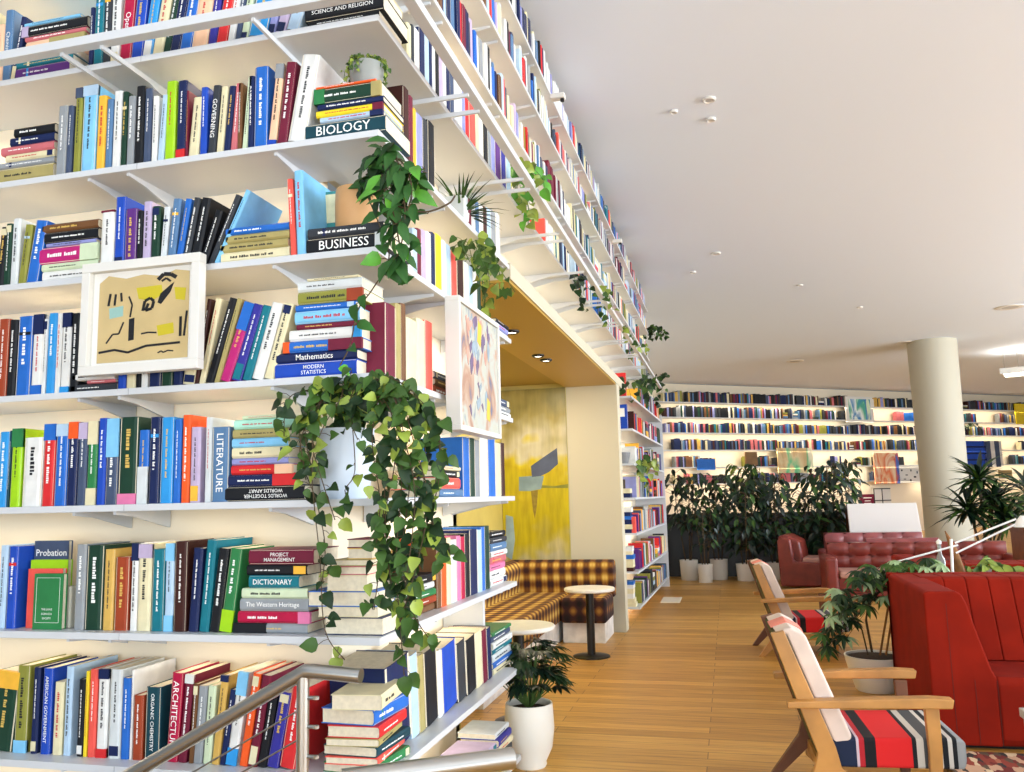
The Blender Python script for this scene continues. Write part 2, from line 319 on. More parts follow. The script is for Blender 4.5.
def book_parts(root, w, h, d, col, title=None, plain=False, face_title=None):
    bands = []
    if title:
        tk = title.split(' '); bands = [t for t in tk if t[0] in '^_']; title = ' '.join(t for t in tk if t[0] not in '^_').replace('|', '\n') or None
    rd = R_.random()
    t = .0028; b = min(.006, w*.3)
    out = [(0, d), (0, b), (.2*w, 0), (.8*w, 0), (w, b), (w, d)]
    inn = [(t, d), (t, b+t/2), (.2*w+t/2, t), (.8*w-t/2, t), (w-t, b+t/2), (w-t, d)]
    c = MB(); n = 6
    vs = [(x, y, 0) for x, y in out]+[(x, y, 0) for x, y in inn]+[(x, y, h) for x, y in out]+[(x, y, h) for x, y in inn]
    fs = []
    for i in range(n-1):
        fs += [(i, i+1, i+1+2*n, i+2*n), (i+n, i+3*n, i+1+3*n, i+1+n), (i, i+n, i+1+n, i+1), (i+2*n, i+1+2*n, i+1+3*n, i+3*n)]
    fs += [(0, 2*n, 3*n, n), (n-1, 2*n-1, 4*n-1, 3*n-1)]
    c.add(vs, fs); c.build('cover', MATS['cover_'+col], root)
    c = MB(); ov = .003 if rd < .6 else .001
    c.box((t, t+.001, ov), (w-t, d-.004, h-ov)); c.build('pages', M['pages'], root)
    if plain: return
    dark = col in DARKS
    ink = M['ink_w'] if dark else M['ink_k']
    if dark and R_.random() < .18: ink = M['ink_g']
    if not dark and R_.random() < .25: ink = M['ink_r']
    c = MB(); fw = .56*w
    R2, U2 = (0, 0, -1), (1, 0, 0)
    if title:
        ink = M['ink_w'] if dark else M['ink_k']
        put_text(c, title, (w/2, -.0012, h*.52), R2, U2, h*.78, fw*1.05); c.build('spine_title', ink, root)
    else:
        # unreadable lettering: little strokes in a line
        u = fw*.27 if R_.random() < .5 else fw*.42; x0 = w/2-u/2; z = h*.86; end = h*(.2+.25*R_.random())
        while z > end:
            for _ in range(R_.randint(3, 8)):
                lw = u*(.35+.4*R_.random())*1.1
                if z-lw < end: break
                hh = u*(.6+.4*R_.random()); c.box((x0, -.0006, z-lw*.75), (x0+hh, .0002, z)); z -= lw
            z -= u*.7
        c.build('spine_title', ink, root)
        if R_.random() < .3 and not bands:
            bc = R_.choice(['white', 'navy', 'azure', 'cream', 'black', 'red', 'amber', 'pale_blue', 'teal']) if R_.random() < .6 else ('cream' if dark else 'navy')
            if bc != col:
                a = R_.choice([(.86, .97), (.03, .14), (.76, .80), (.02, .22)]); c = MB(); c.box((.12*w, -.0004, h*a[0]), (.88*w, .001, h*a[1])); c.build('spine_band', MATS['cover_'+bc], root)
    for t in bands:
        bc, fr_ = t[1:].split(':'); fr_ = float(fr_); c = MB()
        if t[0] == '^': c.box((0, -.0007, h*(1-fr_)), (w, .014, h+.0004))
        else: c.box((0, -.0007, -.0002), (w, .014, h*fr_))
        c.build('spine_band', MATS['cover_'+bc], root)
    if face_title:
        c = MB(); put_text(c, face_title, (-.0008, d/2, h*.84), (0, -1, 0), (0, 0, 1), d*.85, h*.09); c.build('front_title', M['ink_w'], root)
BOOKS = []     # (root, colour, pose, row, title, group, note)
def reg(o, col, pose, row, title, group, note=''): o['category'] = 'book'; o['group'] = group; BOOKS.append((o, col, pose, row, title, note))
def upright(axis, p, z, w, h, d, lean, col, row, group, title=None, plain=False, front=0.0, note=''):
    o = bpy.data.objects.new('book', None); COL.objects.link(o); o.empty_display_size = .05
    w = max(w, .008)
    if axis == 'A': base = Matrix.Translation((p, front, z))
    else: base = Matrix.Translation((front, p, z)) @ Matrix.Rotation(math.pi/2, 4, 'Z')
    off = w*math.sin(lean) if lean > 0 else 0
    o.matrix_world = base @ Matrix.Translation((0 if lean >= 0 else 0, 0, off)) @ Matrix.Rotation(lean, 4, 'Y')
    book_parts(o, w, h, d, col, title, plain); reg(o, col, 'leaning' if abs(lean) > .16 else 'upright', row, title, group, note); return o
def lying(axis, p0, p1, z, t, d, col, row, group, title=None, flip=False, back=False, front=0.0, plain=False, yaw=0, note=''):
    """book lying flat; long side from p0 to p1 along the axis, spine outward (or the page edge outward if back)"""
    o = bpy.data.objects.new('book', None); COL.objects.link(o); o.empty_display_size = .05
    h = abs(p1-p0)
    if axis == 'A': B = Matrix.Translation(((p0+p1)/2, front, z))
    else: B = Matrix.Translation((front, (p0+p1)/2, z)) @ Matrix.Rotation(math.pi/2, 4, 'Z')
    B = B @ Matrix.Rotation(yaw, 4, 'Z')
    if back: B = B @ Matrix.Translation((0, d, 0)) @ Matrix.Rotation(math.pi, 4, 'Z')
    if flip: L = Matrix.Translation((-h/2, 0, t)) @ Matrix.Rotation(math.pi/2, 4, 'Y')
    else: L = Matrix.Translation((h/2, 0, 0)) @ Matrix.Rotation(-math.pi/2, 4, 'Y')
    o.matrix_world = B @ L
    book_parts(o, t, h, d, col, title, plain); reg(o, col, 'flat', row, title, group, note); return o
SP = {0: .015, 1: .015, 2: .015, 3: .02, 4: .025, 5: .05, 6: .075, 7: .03}
def rowA(i, row, ox, oy, s, entries, sc=5.12):
    """upright books of a front shelf; entries: x0 x1 xtop ytop colour [title]"""
    ys = SP[i]; z = ZT[i]
    for e in entries.strip().split('\n'):
        q = e.split(None, 5); x0, x1, xt, yt = [float(v) for v in q[:4]]; col = q[4]; ti = q[5] if len(q) > 5 else None
        X0 = along(ox+x0/sc, 0, (0, ys, z)); X1 = along(ox+x1/sc, 0, (0, ys, z)); w = X1-X0-.0012
        T = hit(ox+xt/sc, max(oy+yt/sc, -14), 1, ys); h = max(.1, T.z-z)
        lean = math.atan2(T.x-X0, h)
        if abs(lean) < .05: lean = 0
        h = min(h/math.cos(lean), .41); d = min(.24, .13+h*.3+R_.random()*.03)
        if lean: w = w*math.cos(lean)
        upright('A', X0, z+.0005, w, h, d, lean, col, row, s, ti, front=ys)
def stackA(i, row, ox, oy, s, entries, sc=5.12, back=False, depth=None, ys=None):
    """books lying on a front shelf, bottom first; entries: x0 x1 ytop colour [title] (ytop read at x0; ~title = upside down)"""
    ys = SP[i] if ys is None else ys; z = ZT[i]+.0005
    for e in entries.strip().split('\n'):
        q = e.split(None, 4); x0, x1, yt = [float(v) for v in q[:3]]; col = q[3]; ti = q[4] if len(q) > 4 else None
        X0 = along(ox+x0/sc, 0, (0, ys, z)); X1 = along(ox+x1/sc, 0, (0, ys, z))
        zt = hit(ox+x0/sc, oy+yt/sc, 1, ys).z; t = max(.008, zt-z)
        fl = bool(ti and ti.startswith('~')); ti = ti[1:].replace('_', '\u00a0') if fl else ti
        lying('A', X0, X1, z, t-.001, depth or min(.25, max(.15, abs(X1-X0)*.78)), col, row, s, ti, fl, back, front=ys)
        z += t
def rowB(i, row, start, entries, s, xs=None, lean0=0, plain=True):
    """upright books on the long face; entries: right-edge px, top px (at its left edge), colour"""
    xs = (-SP.get(i, .02)) if xs is None else xs; z = ZT[i]; p = start
    for e in entries.strip().split('\n'):
        q = e.split(None, 3); x1, yt, col = float(q[0]), float(q[1]), q[2]; ti = q[3] if len(q) > 3 else None
        Y0 = along(p, 1, (xs, 0, z)); Y1 = along(x1, 1, (xs, 0, z)); zt = hit(p, yt, 0, xs).z
        h = max(.14, min(.31, zt-z)); d = min(.24, .12+h*.32)
        upright('B', Y0+.0006, z+.0005, Y1-Y0-.001, h, d, lean0, col, row, s, ti, plain=(ti is None and plain), front=xs); p = x1
def stackB(i, row, px0, px1, entries, s, xs=None):
    """books lying on the long face, spines outward; entries: thickness colour, bottom first"""
    xs = (-SP.get(i, .02)) if xs is None else xs; z = ZT[i]+.0005
    Y0 = along(px0, 1, (xs, 0, z)); Y1 = along(px1, 1, (xs, 0, z))
    for e in entries.split(','):
        t, col = e.split(); t = float(t); j = (R_.random()-.5)*.02
        lying('B', Y0+j, Y1+j, z, t-.001, min(.23, .17+R_.random()*.05), col, row, s, front=xs-R_.random()*.012); z += t
R0, R1, R2, R3 = 'highest front shelf above the rail', 'front shelf under the rail', 'front shelf above the yellow drawing', 'front shelf behind the yellow drawing'
R4, R5, R6 = 'front shelf left of the ivy pot', 'front shelf below the ivy pot', 'lowest front shelf behind the handrail'
rowA(0, R0, 0, 0, 'books on the highest front shelf', '''-70 -40 -40 60 cream
-38 5 -15 130 peach
5 48 32 55 steel Chemistry
50 76 108 90 navy''')
stackA(0, R0, 0, 0, 'books on the highest front shelf', '''78 352 352 purple
80 372 322 teal
82 380 290 white
130 430 215 peach _khaki:.6
128 440 190 rose
110 445 140 black ^lilac:.1
125 410 120 sky''')
rowA(0, R0, 0, 0, 'books on the highest front shelf', '''448 472 455 42 navy
472 520 492 -60 teal
520 558 550 -40 charcoal
560 605 590 -60 white
605 665 640 -70 crimson Open
665 725 705 -70 royal
725 775 780 -70 azure
775 830 838 -70 cream
830 865 895 -60 dark_green
865 915 925 -70 navy
915 975 975 -70 blue''')
rowA(0, R0, 190, 0, 'books on the highest front shelf', '''4 86 50 -70 peach
88 130 128 -60 indigo
130 186 180 -60 red
188 226 232 -70 white
226 256 268 -50 slate
256 292 298 -60 pale_green
294 392 352 -62 azure
393 432 440 -60 lavender
434 486 500 -60 lilac
490 560 560 -60 pale_blue''')
stackA(0, R0, 190, 0, 'books on the highest front shelf', '''600 968 112 black
588 990 32 black SCIENCE AND RELIGION
612 975 -40 cream''')
stackA(1, R1, 0, 70, 'books on the front shelf under the rail', '''-20 268 512 khaki
-10 275 478 grey
28 275 436 cream
4 274 398 rose
50 276 348 navy
70 278 300 black''')
rowA(1, R1, 0, 70, 'books on the front shelf under the rail', '''280 330 285 190 grey
332 360 345 185 slate
368 404 388 95 olive ^slate:.12
408 482 428 85 sky ^pale_blue:.12
486 530 502 135 amber
532 565 556 150 steel
568 610 588 110 white
612 640 634 112 dark_green
642 680 664 135 grey
682 726 700 85 black
728 766 758 95 slate
770 800 786 135 white
802 834 830 130 pale_blue
838 890 868 58 lime
898 945 928 55 navy _red:.12
946 958 966 105 maroon
960 1012 990 145 cream''')
rowA(1, R1, 190, 50, 'books on the front shelf under the rail', '''46 82 66 192 royal
86 126 118 185 charcoal GOVERNING
131 167 160 190 cream
168 202 200 188 navy
203 238 234 175 rose
239 262 262 168 brown
263 290 296 140 pale_green
292 322 315 133 navy
324 394 350 88 blue
396 438 442 76 peach ^grey:.18 _royal:.07
440 494 492 68 maroon
498 590 575 38 white''')
stackA(1, R1, 190, 50, 'books stacked at the right end of the front shelf under the rail', '''590 1000 385 dark_teal BIOLOGY
665 985 345 pale_blue _navy:.2
645 985 312 yellow _maroon:.15
652 990 278 navy
634 975 205 dark_green ^green:.16 _khaki:.14
645 950 190 orange''')
rowA(2, R2, 0, 180, 'books on the front shelf above the yellow drawing', '''-30 10 5 245 black
11 45 36 225 dark_green
46 86 75 200 pale_grey
87 126 128 232 olive
128 190 182 215 blue''')
stackA(2, R2, 0, 180, 'books on the front shelf above the yellow drawing', '''215 500 470 white
212 500 432 pale_green
200 497 350 magenta _pale_green:.3
236 490 325 lavender
225 500 272 black
215 500 230 brown''')
rowA(2, R2, 0, 180, 'books on the front shelf above the yellow drawing', '''505 574 516 160 white ^maroon:.03
576 628 592 90 royal
630 690 644 150 purple _black:.2
692 720 706 158 black
722 764 746 112 lilac
766 810 785 136 dark_green
812 844 838 140 pale_grey
846 888 886 100 steel
889 922 948 100 blue
924 958 992 95 charcoal''')
rowA(2, R2, 190, 160, 'books on the front shelf above the yellow drawing', '''-8 40 60 200 black
42 82 130 265 black''')
rowA(2, R2, 190, 160, 'books on the front shelf above the yellow drawing', '''90 122 232 185 charcoal''')
rowA(2, R2, 190, 160, 'books on the front shelf above the yellow drawing', '''122 150 285 160 sky''')
stackA(2, R2, 190, 160, 'books on the front shelf above the yellow drawing', '''158 508 476 cream
155 500 432 khaki
182 508 388 khaki
182 505 350 blue''')
rowA(2, R2, 190, 160, 'books on the front shelf above the yellow drawing', '''514 544 494 100 coral
546 592 530 58 sky''')
stackA(2, R2, 190, 160, 'books on the front shelf above the yellow drawing', '''596 1000 405 black BUSINESS _pale_grey:.13
602 990 352 charcoal''')
rowA(3, R3, 0, 290, 'books on the front shelf behind the yellow drawing', '''-30 25 5 150 rust
27 68 44 155 black
72 148 98 138 blue
152 205 170 128 white ^navy:.25 _blue:.12
207 226 225 150 white
228 272 256 120 azure
274 300 305 120 white
303 348 335 118 white ^navy:.18 _azure:.08
350 392 372 120 black''')
stackA(3, R3, 0, 290, 'books on the front shelf behind the yellow drawing', '''362 595 486 charcoal
445 590 462 rose
370 585 430 white''')
rowA(3, R3, 0, 290, 'books on the front shelf behind the yellow drawing', '''598 640 606 200 royal
642 690 650 170 cream
692 716 700 160 black
718 752 726 180 white
756 820 764 150 navy
822 880 832 160 dark_green
882 930 896 140 navy
932 1000 980 150 cream''')
rowA(3, R3, 190, 270, 'books on the front shelf behind the yellow drawing', '''18 40 88 150 dark_brown
42 74 130 150 cream
76 118 200 150 black
120 148 240 150 khaki
150 206 280 178 magenta ^blue:.35
208 262 325 185 indigo
264 312 372 190 teal
314 374 420 178 white
376 428 482 178 cream''')
stackA(3, R3, 190, 270, 'books stacked at the right end of the shelf behind the drawing', '''434 852 480 royal MODERN|STATISTICS
440 855 430 navy Mathematics
476 878 370 blue ^orange:.08 _maroon:.42
508 872 310 white _azure:.11
545 868 278 maroon
536 868 214 sky
540 848 180 blue
552 882 115 olive _rust:.24
552 880 62 pale_grey
600 860 45 cream''')
rowA(4, R4, 0, 400, 'books on the front shelf left of the ivy pot', '''-25 28 -5 165 azure
29 40 42 158 dark_teal
42 96 66 148 lime ^green:.24
106 204 122 195 white
207 267 236 125 red ^blue:.2
270 332 294 125 blue ^pale_blue:.15
334 384 346 115 navy ^orange:.2
386 432 398 118 slate ^lilac:.2
435 485 448 110 green ^cream:.28 _cream:.2
487 530 496 95 royal
532 594 540 98 slate ^sky:.45
598 694 614 90 dark_green _pink:.12
698 750 716 155 blue _pale_grey:.5
754 808 780 88 navy
812 878 832 90 azure
880 918 890 100 blue
922 964 940 78 orange
967 1018 985 140 lilac''')
rowA(4, R4, 190, 400, 'books on the front shelf left of the ivy pot', '''70 102 80 90 pale_grey
104 194 128 140 steel LITERATURE''')
stackA(4, R4, 190, 400, 'books stacked left of the ivy pot', '''178 584 445 black ~WORLDS_TOGETHER|WORLDS_APART
194 552 385 navy _red:.36
210 520 335 red _peach:.28
214 502 300 lavender
214 502 245 cream
214 500 198 sky
218 500 152 khaki
224 545 102 mint
268 500 80 pale_green''')
rowA(5, R5, 0, 530, 'books on the front shelf below the ivy pot', '''-22 18 0 80 pale_blue
22 72 46 85 royal''')
rowA(5, R5, 0, 530, 'books on the front shelf below the ivy pot', '''372 424 376 75 grey
428 516 440 80 dark_green
520 572 528 100 tan
578 650 590 140 rust
660 694 672 70 white ^navy:.2
696 764 710 75 cream ^lilac:.16
768 832 785 100 teal
836 880 856 70 pale_blue ^sky:.2 _sky:.18
882 948 906 60 dark_brown
960 1010 990 95 navy''')
rowA(5, R5, 190, 530, 'books on the front shelf below the ivy pot', '''42 92 86 55 teal
96 148 148 98 black
150 212 206 100 green _lime:.26''')
stackA(5, R5, 190, 530, 'books stacked right of the green book below the ivy', '''222 600 475 grey ^black:.45
244 612 415 crimson _pink:.16
255 606 350 grey The Western Heritage
264 600 298 pale_green
300 556 232 teal DICTIONARY
290 598 178 black
300 632 100 maroon PROJECT|MANAGEMENT''')
stackA(5, R5, 190, 530, 'books stacked page side out below the ivy', '''690 985 445 navy
655 960 392 cream
605 950 312 blue
700 905 230 cream
705 912 185 rose
735 925 150 khaki
805 935 92 tan
805 930 45 maroon''', back=True, ys=.045, depth=.17)
rowA(6, R6, 0, 645, 'books on the lowest front shelf', '''-60 56 -10 140 dark_green ^amber:.22
65 130 86 105 olive _sky:.14
150 184 165 115 navy
200 250 208 120 royal AMERICAN GOVERNMENT
262 310 274 190 cream
318 354 326 110 pale_blue
386 420 392 175 black
422 440 426 135 yellow
442 482 448 125 coral
487 540 494 125 white ^navy:.11 _red:.1
548 610 556 125 pale_grey
612 656 628 170 blue
660 668 680 130 white
672 724 684 258 rust
735 812 745 215 dark_teal ORGANIC CHEMISTRY
846 905 880 145 crimson ARCHITECTURE
907 950 950 155 maroon ^white:.1
962 990 990 200 brown''')
rowA(6, R6, 190, 645, 'books on the lowest front shelf', '''12 58 44 212 grey
62 104 92 210 pale_green
106 146 158 160 tan ^navy:.07
148 180 204 232 navy
182 236 248 145 white ^sky:.25 _azure:.18
248 290 322 150 orange
292 340 368 160 maroon
342 388 404 250 black
390 450 460 248 indigo
455 535 522 222 red''')
# corner stack behind the handrail, spines turned to the long face
z = ZT[6]+.0005
for k, (t, col, d_) in enumerate([(.032, 'green', .20), (.026, 'coral', .19), (.034, 'dark_teal', .20), (.026, 'khaki', .19), (.04, 'red', .19), (.052, 'blue', .20), (.05, 'cream', .18)]):
    lying('B', .06, .06+.25+.01*(k % 3), z, t-.001, d_, col, R6, 'books stacked on the corner of the lowest front shelf', front=-.03-.008*(k % 2), yaw=(-.10, .04, -.05, .08, .03, -.06, .1)[k]); z += t
# long face, lower shelves
B1, B2, B3 = 'side shelf level with the alcove header', 'side shelf above the slim painting', 'side shelf left of the slim painting'
B4, B5, B6, B7 = 'side shelf right of the ivy', 'side shelf beside the alcove bench', 'low side shelf above the floor plant', 'lowest side shelf near the floor'
rowB(6, B6, 389, '''413 662 navy
421 655 pale_blue
427 655 khaki
440 652 black
444 650 white
459 648 royal
468 643 charcoal
478 640 black
484 632 cream
489 630 maroon
493 628 navy''', 'upright books on the low side shelf', lean0=-.09)
for y0, y1, cols_ in ((.66, .90, 'khaki white maroon grey cream'), (.94, 1.17, 'slate cream purple white'), (1.21, 1.45, 'dark_brown white cream charcoal lilac'), (1.50, 1.74, 'khaki yellow charcoal cream indigo pale_grey')):
    z = ZT[7]+.0005
    for k, cc in enumerate(cols_.split()):
        t = (.034, .028, .04, .03, .036, .026)[k]; j = (R_.random()-.5)*.02; lying('B', y0+j, y1+j, z, t-.001, .2, cc, B7, 'books stacked on the lowest side shelf', front=-.015-.02*R_.random(), yaw=(R_.random()-.5)*.12); z += t
stackB(6, B6, 494, 513, '.03 cream,.03 blue,.04 pale_grey,.025 teal,.035 white,.03 slate,.02 green', 'stacked books on the low side shelf')
stackB(5, B5, 408, 437, '.03 brown,.03 rust,.028 green,.028 white,.035 black', 'stacked books on the side shelf beside the bench')
rowB(5, B5, 438, '''442 546 brown
448 538 orange
452 538 cream
458 540 pale_grey
462 536 pink
466 537 crimson
471 534 black
479 530 navy
483 530 pale_blue
486 527 blue
491 526 dark_green''', 'upright books on the side shelf beside the bench', plain=True)
stackB(5, B5, 492, 508, '.035 white,.04 white,.035 pink,.035 rose,.03 white,.04 steel,.03 charcoal,.03 black', 'stacked books on the side shelf beside the bench')
stackB(4, B4, 440, 463, '.035 steel,.05 coral,.03 black,.02 cream', 'stacked books on the side shelf right of the ivy')
rowB(4, B4, 464, '''471 437 blue
476 438 dark_green
481 440 grey
489 436 white
497 436 blue
502 443 cream
506 443 dark_brown''', 'upright books on the side shelf right of the ivy')
rowB(3, B3, 386, '''397 302 maroon
402 303 khaki
407 303 brown
418 317 cream
426 318 cream
434 320 coral''', 'upright books on the side shelf left of the painting')
stackB(3, B3, 437, 455, '.04 rust,.03 brown,.03 slate', 'stacked books on the side shelf left of the painting')
rowB(2, B2, 409, '''414 232 white
418 228 pale_blue
422 228 maroon
427 229 lilac
432 231 white
436 232 navy
443 233 yellow
447 240 white
452 244 pale_blue
458 248 coral
465 252 dark_brown
470 262 white
474 266 pale_blue
478 270 white
482 274 dark_green''', 'upright books on the side shelf above the painting')
stackB(3, B3, 500, 511, '.03 white,.03 grey,.04 slate', 'stacked books on the side shelf left of the painting')
stackB(2, B2, 498, 510, '.03 pale_grey,.03 lavender,.02 black', 'upright books on the side shelf above the painting')
rowB(1, B1, 404, '''410 84 dark_brown
414 95 maroon
417 108 amber
424 112 lavender
429 118 charcoal
436 120 black''', 'upright books on the side shelf level with the header')
rowB(1, B1, 465, '''469 196 pale_grey
472 198 maroon
476 198 pale_grey
480 200 steel
484 204 white
488 206 dark_brown
492 208 pale_blue
497 210 grey
501 213 pale_grey''', 'upright books on the side shelf level with the header')
rowB(0, 'long shelf level with the slim rail', 408, '''412 22 cream
415 24 charcoal
420 27 white
426 27 navy
430 34 pale_blue
433 38 navy
436 40 white
440 46 black
444 50 lilac
447 54 white
451 58 navy
455 60 slate
459 70 pale_grey
463 78 white
466 84 lavender
470 92 red
477 96 coral
480 110 cream
484 118 white
489 124 black
492 128 grey
496 131 lavender
502 138 purple
507 146 indigo
512 152 pale_blue''', 'upright books on the long shelf level with the rail')
# upper long shelves: the nearest books one by one
PAL = ['navy', 'white', 'pale_blue', 'black', 'maroon', 'cream', 'steel', 'lavender', 'red', 'grey', 'navy', 'charcoal', 'white', 'blue', 'rose', 'white', 'pale_grey', 'pale_blue', 'coral', 'lilac', 'brown', 'pale_grey', 'slate', 'cream']
for i, ya, yb, nm in ((-1, .75, 2.2, 'long shelf just above the slim rail'), (-2, 1.45, 2.9, 'long shelf second from the ceiling'), (-3, 2.1, 3.5, 'highest long shelf under the ceiling')):
    y = ya; k = 0
    while y < yb:
        wd = .028+.034*R_.random(); hh = .21+.09*R_.random()
        if R_.random() < .07: y += .06
        upright('B', y, ZT[i]+.0005, wd-.001, hh if i != -3 else hh*.98, .18, -.02 if R_.random() < .2 else 0, PAL[R_.randrange(len(PAL))], nm, 'upright books on the %s' % nm, plain=True, front=-.015-.02*R_.random()); y += wd
# ---- the remaining far and small books: one object
FILL = ['navy', 'white', 'pale_blue', 'black', 'maroon', 'cream', 'steel', 'lavender', 'red', 'grey', 'blue', 'rose', 'teal', 'olive', 'coral', 'brown', 'amber', 'slate', 'dark_brown', 'charcoal', 'pale_grey', 'dark_green', 'tan', 'purple']
fb = MB()
def fill(T, z, a, b, skip=(), w0=.026, w1=.06, h0=.20, h1=.29, pal=None, d=.18):
    """row of small books along local x of T, spines on local -y"""
    x = a; pal = pal or list(range(len(FILL)))
    while x < b:
        sk = [s for s in skip if s[0] <= x < s[1]]
        if sk: x = sk[0][1]; continue
        u = R_.random()
        if u < .05: x += .05+.2*R_.random(); continue
        if u < .10:
            L = .2+.08*R_.random(); zz = z
            for _ in range(R_.randint(2, 5)):
                t = .025+.03*R_.random(); fb.box((x, 0, zz), (min(x+L*(.85+.15*R_.random()), b), d, zz+t-.001), R_.choice(pal), T); zz += t
            x += L+.01; continue
        run = R_.randint(2, 9); hh = h0+(h1-h0)*R_.random(); mono = R_.choice(pal) if R_.random() < .35 else None
        for _ in range(run):
            if x >= b: break
            wd = w0+(w1-w0)*R_.random()**1.5; ln = .0
            h_ = hh*(.88+.16*R_.random()); yy = .015*R_.random()
            fb.box((x, yy, z), (x+wd-.0015, d, z+h_), mono if mono is not None and R_.random() < .7 else R_.choice(pal), T); x += wd
TB = Matrix(((0, -1, 0, -.02), (1, 0, 0, 0), (0, 0, 1, 0), (0, 0, 0, 1)))     # local x -> +Y, local y -> -X
PB = [0, 0, 1, 1, 2, 2, 3, 4, 5, 5, 6, 7, 9, 10, 11, 12, 17, 19, 20, 20, 8, 14, 13, 1]
fill(TB, ZT[0], 2.35, 11.1, pal=PB, skip=((2.35, 3.05), (5.2, 5.5), (6.6, 6.8)))
fill(TB, ZT[-1], 2.2, 11.1, pal=PB); fill(TB, ZT[-2], 2.95, 11.1, pal=PB); fill(TB, ZT[-3], 3.55, 11.1, pal=PB, h1=.27, skip=((8.6, 8.9),))
TB2 = Matrix.Translation((.04, 7.5, 0)) @ Matrix.Rotation(math.pi/2-.0216, 4, 'Z')
for i in range(1, 8): fill(TB2, ZB[i]+TH, .35 if i > 1 else .9, 3.65, w0=.03, w1=.07)
TC = Matrix.Translation((0, 7.52, 0))
for i in (4, 5, 6, 7): 
    zz = ZB[i]+TH
    for k in range(6 if i != 4 else 2):
        t = .04+.02*R_.random(); fb.box((-.3, 0, zz), (-.02+.03*R_.random(), .2, zz+t-.001), R_.choice([5, 5, 10, 18, 1, 0]), TC); zz += t
DP = [0, 0, 3, 3, 4, 6, 9, 10, 11, 12, 3, 15, 17, 17, 18, 18, 19, 19, 1, 5, 7, 13, 21, 22, 19]
TF = FM @ Matrix.Translation((0, -.30, 0))
fill(TF, FZ[0], -1.2, 19, w0=.04, w1=.085, h0=.28, h1=.36, pal=DP); fill(TF, FZ[1], -1.2, 19, w0=.04, w1=.085, skip=((6.9, 8.3), (12.2, 13.4)), h0=.27, h1=.36, pal=DP)
fill(TF, FZ[2], -1.2, 19, w0=.04, w1=.085, h0=.27, h1=.34, pal=DP); fill(TF, FZ[3], -.9, 19, w0=.04, w1=.085, pal=DP, h0=.28, h1=.36, skip=((12.2, 14.4), (7.4, 7.9)))
fill(TF, FZ[4], -.9, 19, w0=.04, w1=.085, pal=DP, h0=.28, h1=.35, skip=((.5, 1.7), (5.6, 6.0), (8.4, 9.4), (12.2, 13.9), (3.6, 5.2))); fill(TF, FZ[5], -1, 11.9, w0=.04, w1=.085, pal=DP, h0=.24, h1=.33, skip=((.6, 2.0), (5.4, 7), (8.2, 10.6)))
# ---- labels of the books: colour, pose, shelf, neighbours, title
def cn(c): return c.replace('_', ' ')
rows = {}
for b in BOOKS: rows.setdefault(b[3], []).append(b)
tmp = []
for row, bs in rows.items():
    up = [b for b in bs]
    for k, (o, col, pose, _, ti, note) in enumerate(up):
        l = cn(up[k-1][1]) if k > 0 else None; r = cn(up[k+1][1]) if k < len(up)-1 else None
        if pose == 'flat':
            below = cn(up[k-1][1]) if k > 0 and up[k-1][2] == 'flat' else None; above = cn(up[k+1][1]) if k < len(up)-1 and up[k+1][2] == 'flat' else None
            rel = 'between %s and %s' % (below, above) if below and above else 'on %s' % below if below else 'under %s' % above if above else ''
            base = '%s book lying flat' % cn(col)
        else:
            rel = 'between %s and %s' % (l, r) if l and r else 'beside %s' % (l or r or 'the plant')
            base = '%s %s book' % (cn(col), pose)
        ti = ' '.join(t for t in (ti or '').split() if t[0] not in '^_').replace('|', ' ').replace('~', '').replace('\u00a0', ' ')
        if ti: lab = '%s book titled %s on %s' % (cn(col), ti, row)
        else: lab = '%s %s, %s' % (base, rel, row)
        tmp.append([o, lab, row, k, col, len(up), pose])
cnt = {}
for t in tmp: cnt.setdefault(t[1], []).append(t)
ORD = ['first', 'second', 'third', 'fourth', 'fifth', 'sixth', 'seventh', 'eighth', 'ninth', 'tenth', 'eleventh', 'twelfth', 'thirteenth', 'fourteenth']
for lab, ts in cnt.items():
    for t in ts:
        if len(ts) == 1: L = lab
        else:
            same = [x for x in tmp if x[2] == t[2] and x[4] == t[4] and (x[6] == 'flat') == (t[6] == 'flat')]; n = same.index(t)
            L = '%s %s %s book from the left, %s' % (ORD[n] if n < len(ORD) else 'late', cn(t[4]), 'lying' if t[6] == 'flat' else 'standing', t[2])
        ws = L.split()
        t[0]['label'] = ' '.join(ws[:16])

# ---- keep the 300 books that show largest as objects; the others join the many small ones
def px_area(o):
    xs, ys = [], []
    for ch in o.children:
        M_ = o.matrix_world
        for c_ in ch.bound_box:
            p = M_ @ Vector(c_)
            if (p-CAM).dot(CF) > .1: a, b_ = proj(p); xs.append(a); ys.append(b_)
    x0, x1, y0, y1 = max(0, min(xs)), min(1024, max(xs)), max(0, min(ys)), min(769, max(ys))
    return max(0, x1-x0)*max(0, y1-y0)
SLOT = {MATS['cover_'+k].name: i for i, k in enumerate(FILL)}; SM = [MATS['cover_'+k] for k in FILL]
rank = sorted(((px_area(b[0]), n, b) for n, b in enumerate(BOOKS)), key=lambda r: -r[0])
KEEP = 298
for n, (ar, _, b) in enumerate(rank):
    if n < KEEP and ar > 0: continue
    o = b[0]
    for ch in list(o.children):
        if ar > 0:
            me = ch.data; mt = me.materials[0]
            if mt.name not in SLOT: SLOT[mt.name] = len(SM); SM.append(mt)
            fb.add([tuple(o.matrix_world @ v.co) for v in me.vertices], [tuple(p.vertices) for p in me.polygons], SLOT[mt.name])
        bpy.data.objects.remove(ch)
    bpy.data.objects.remove(o); BOOKS.remove(b)
tag(fb.build('small_books', SM), 'the many remaining small books filling the far wall and the receding long shelves', 'books', kind='stuff')
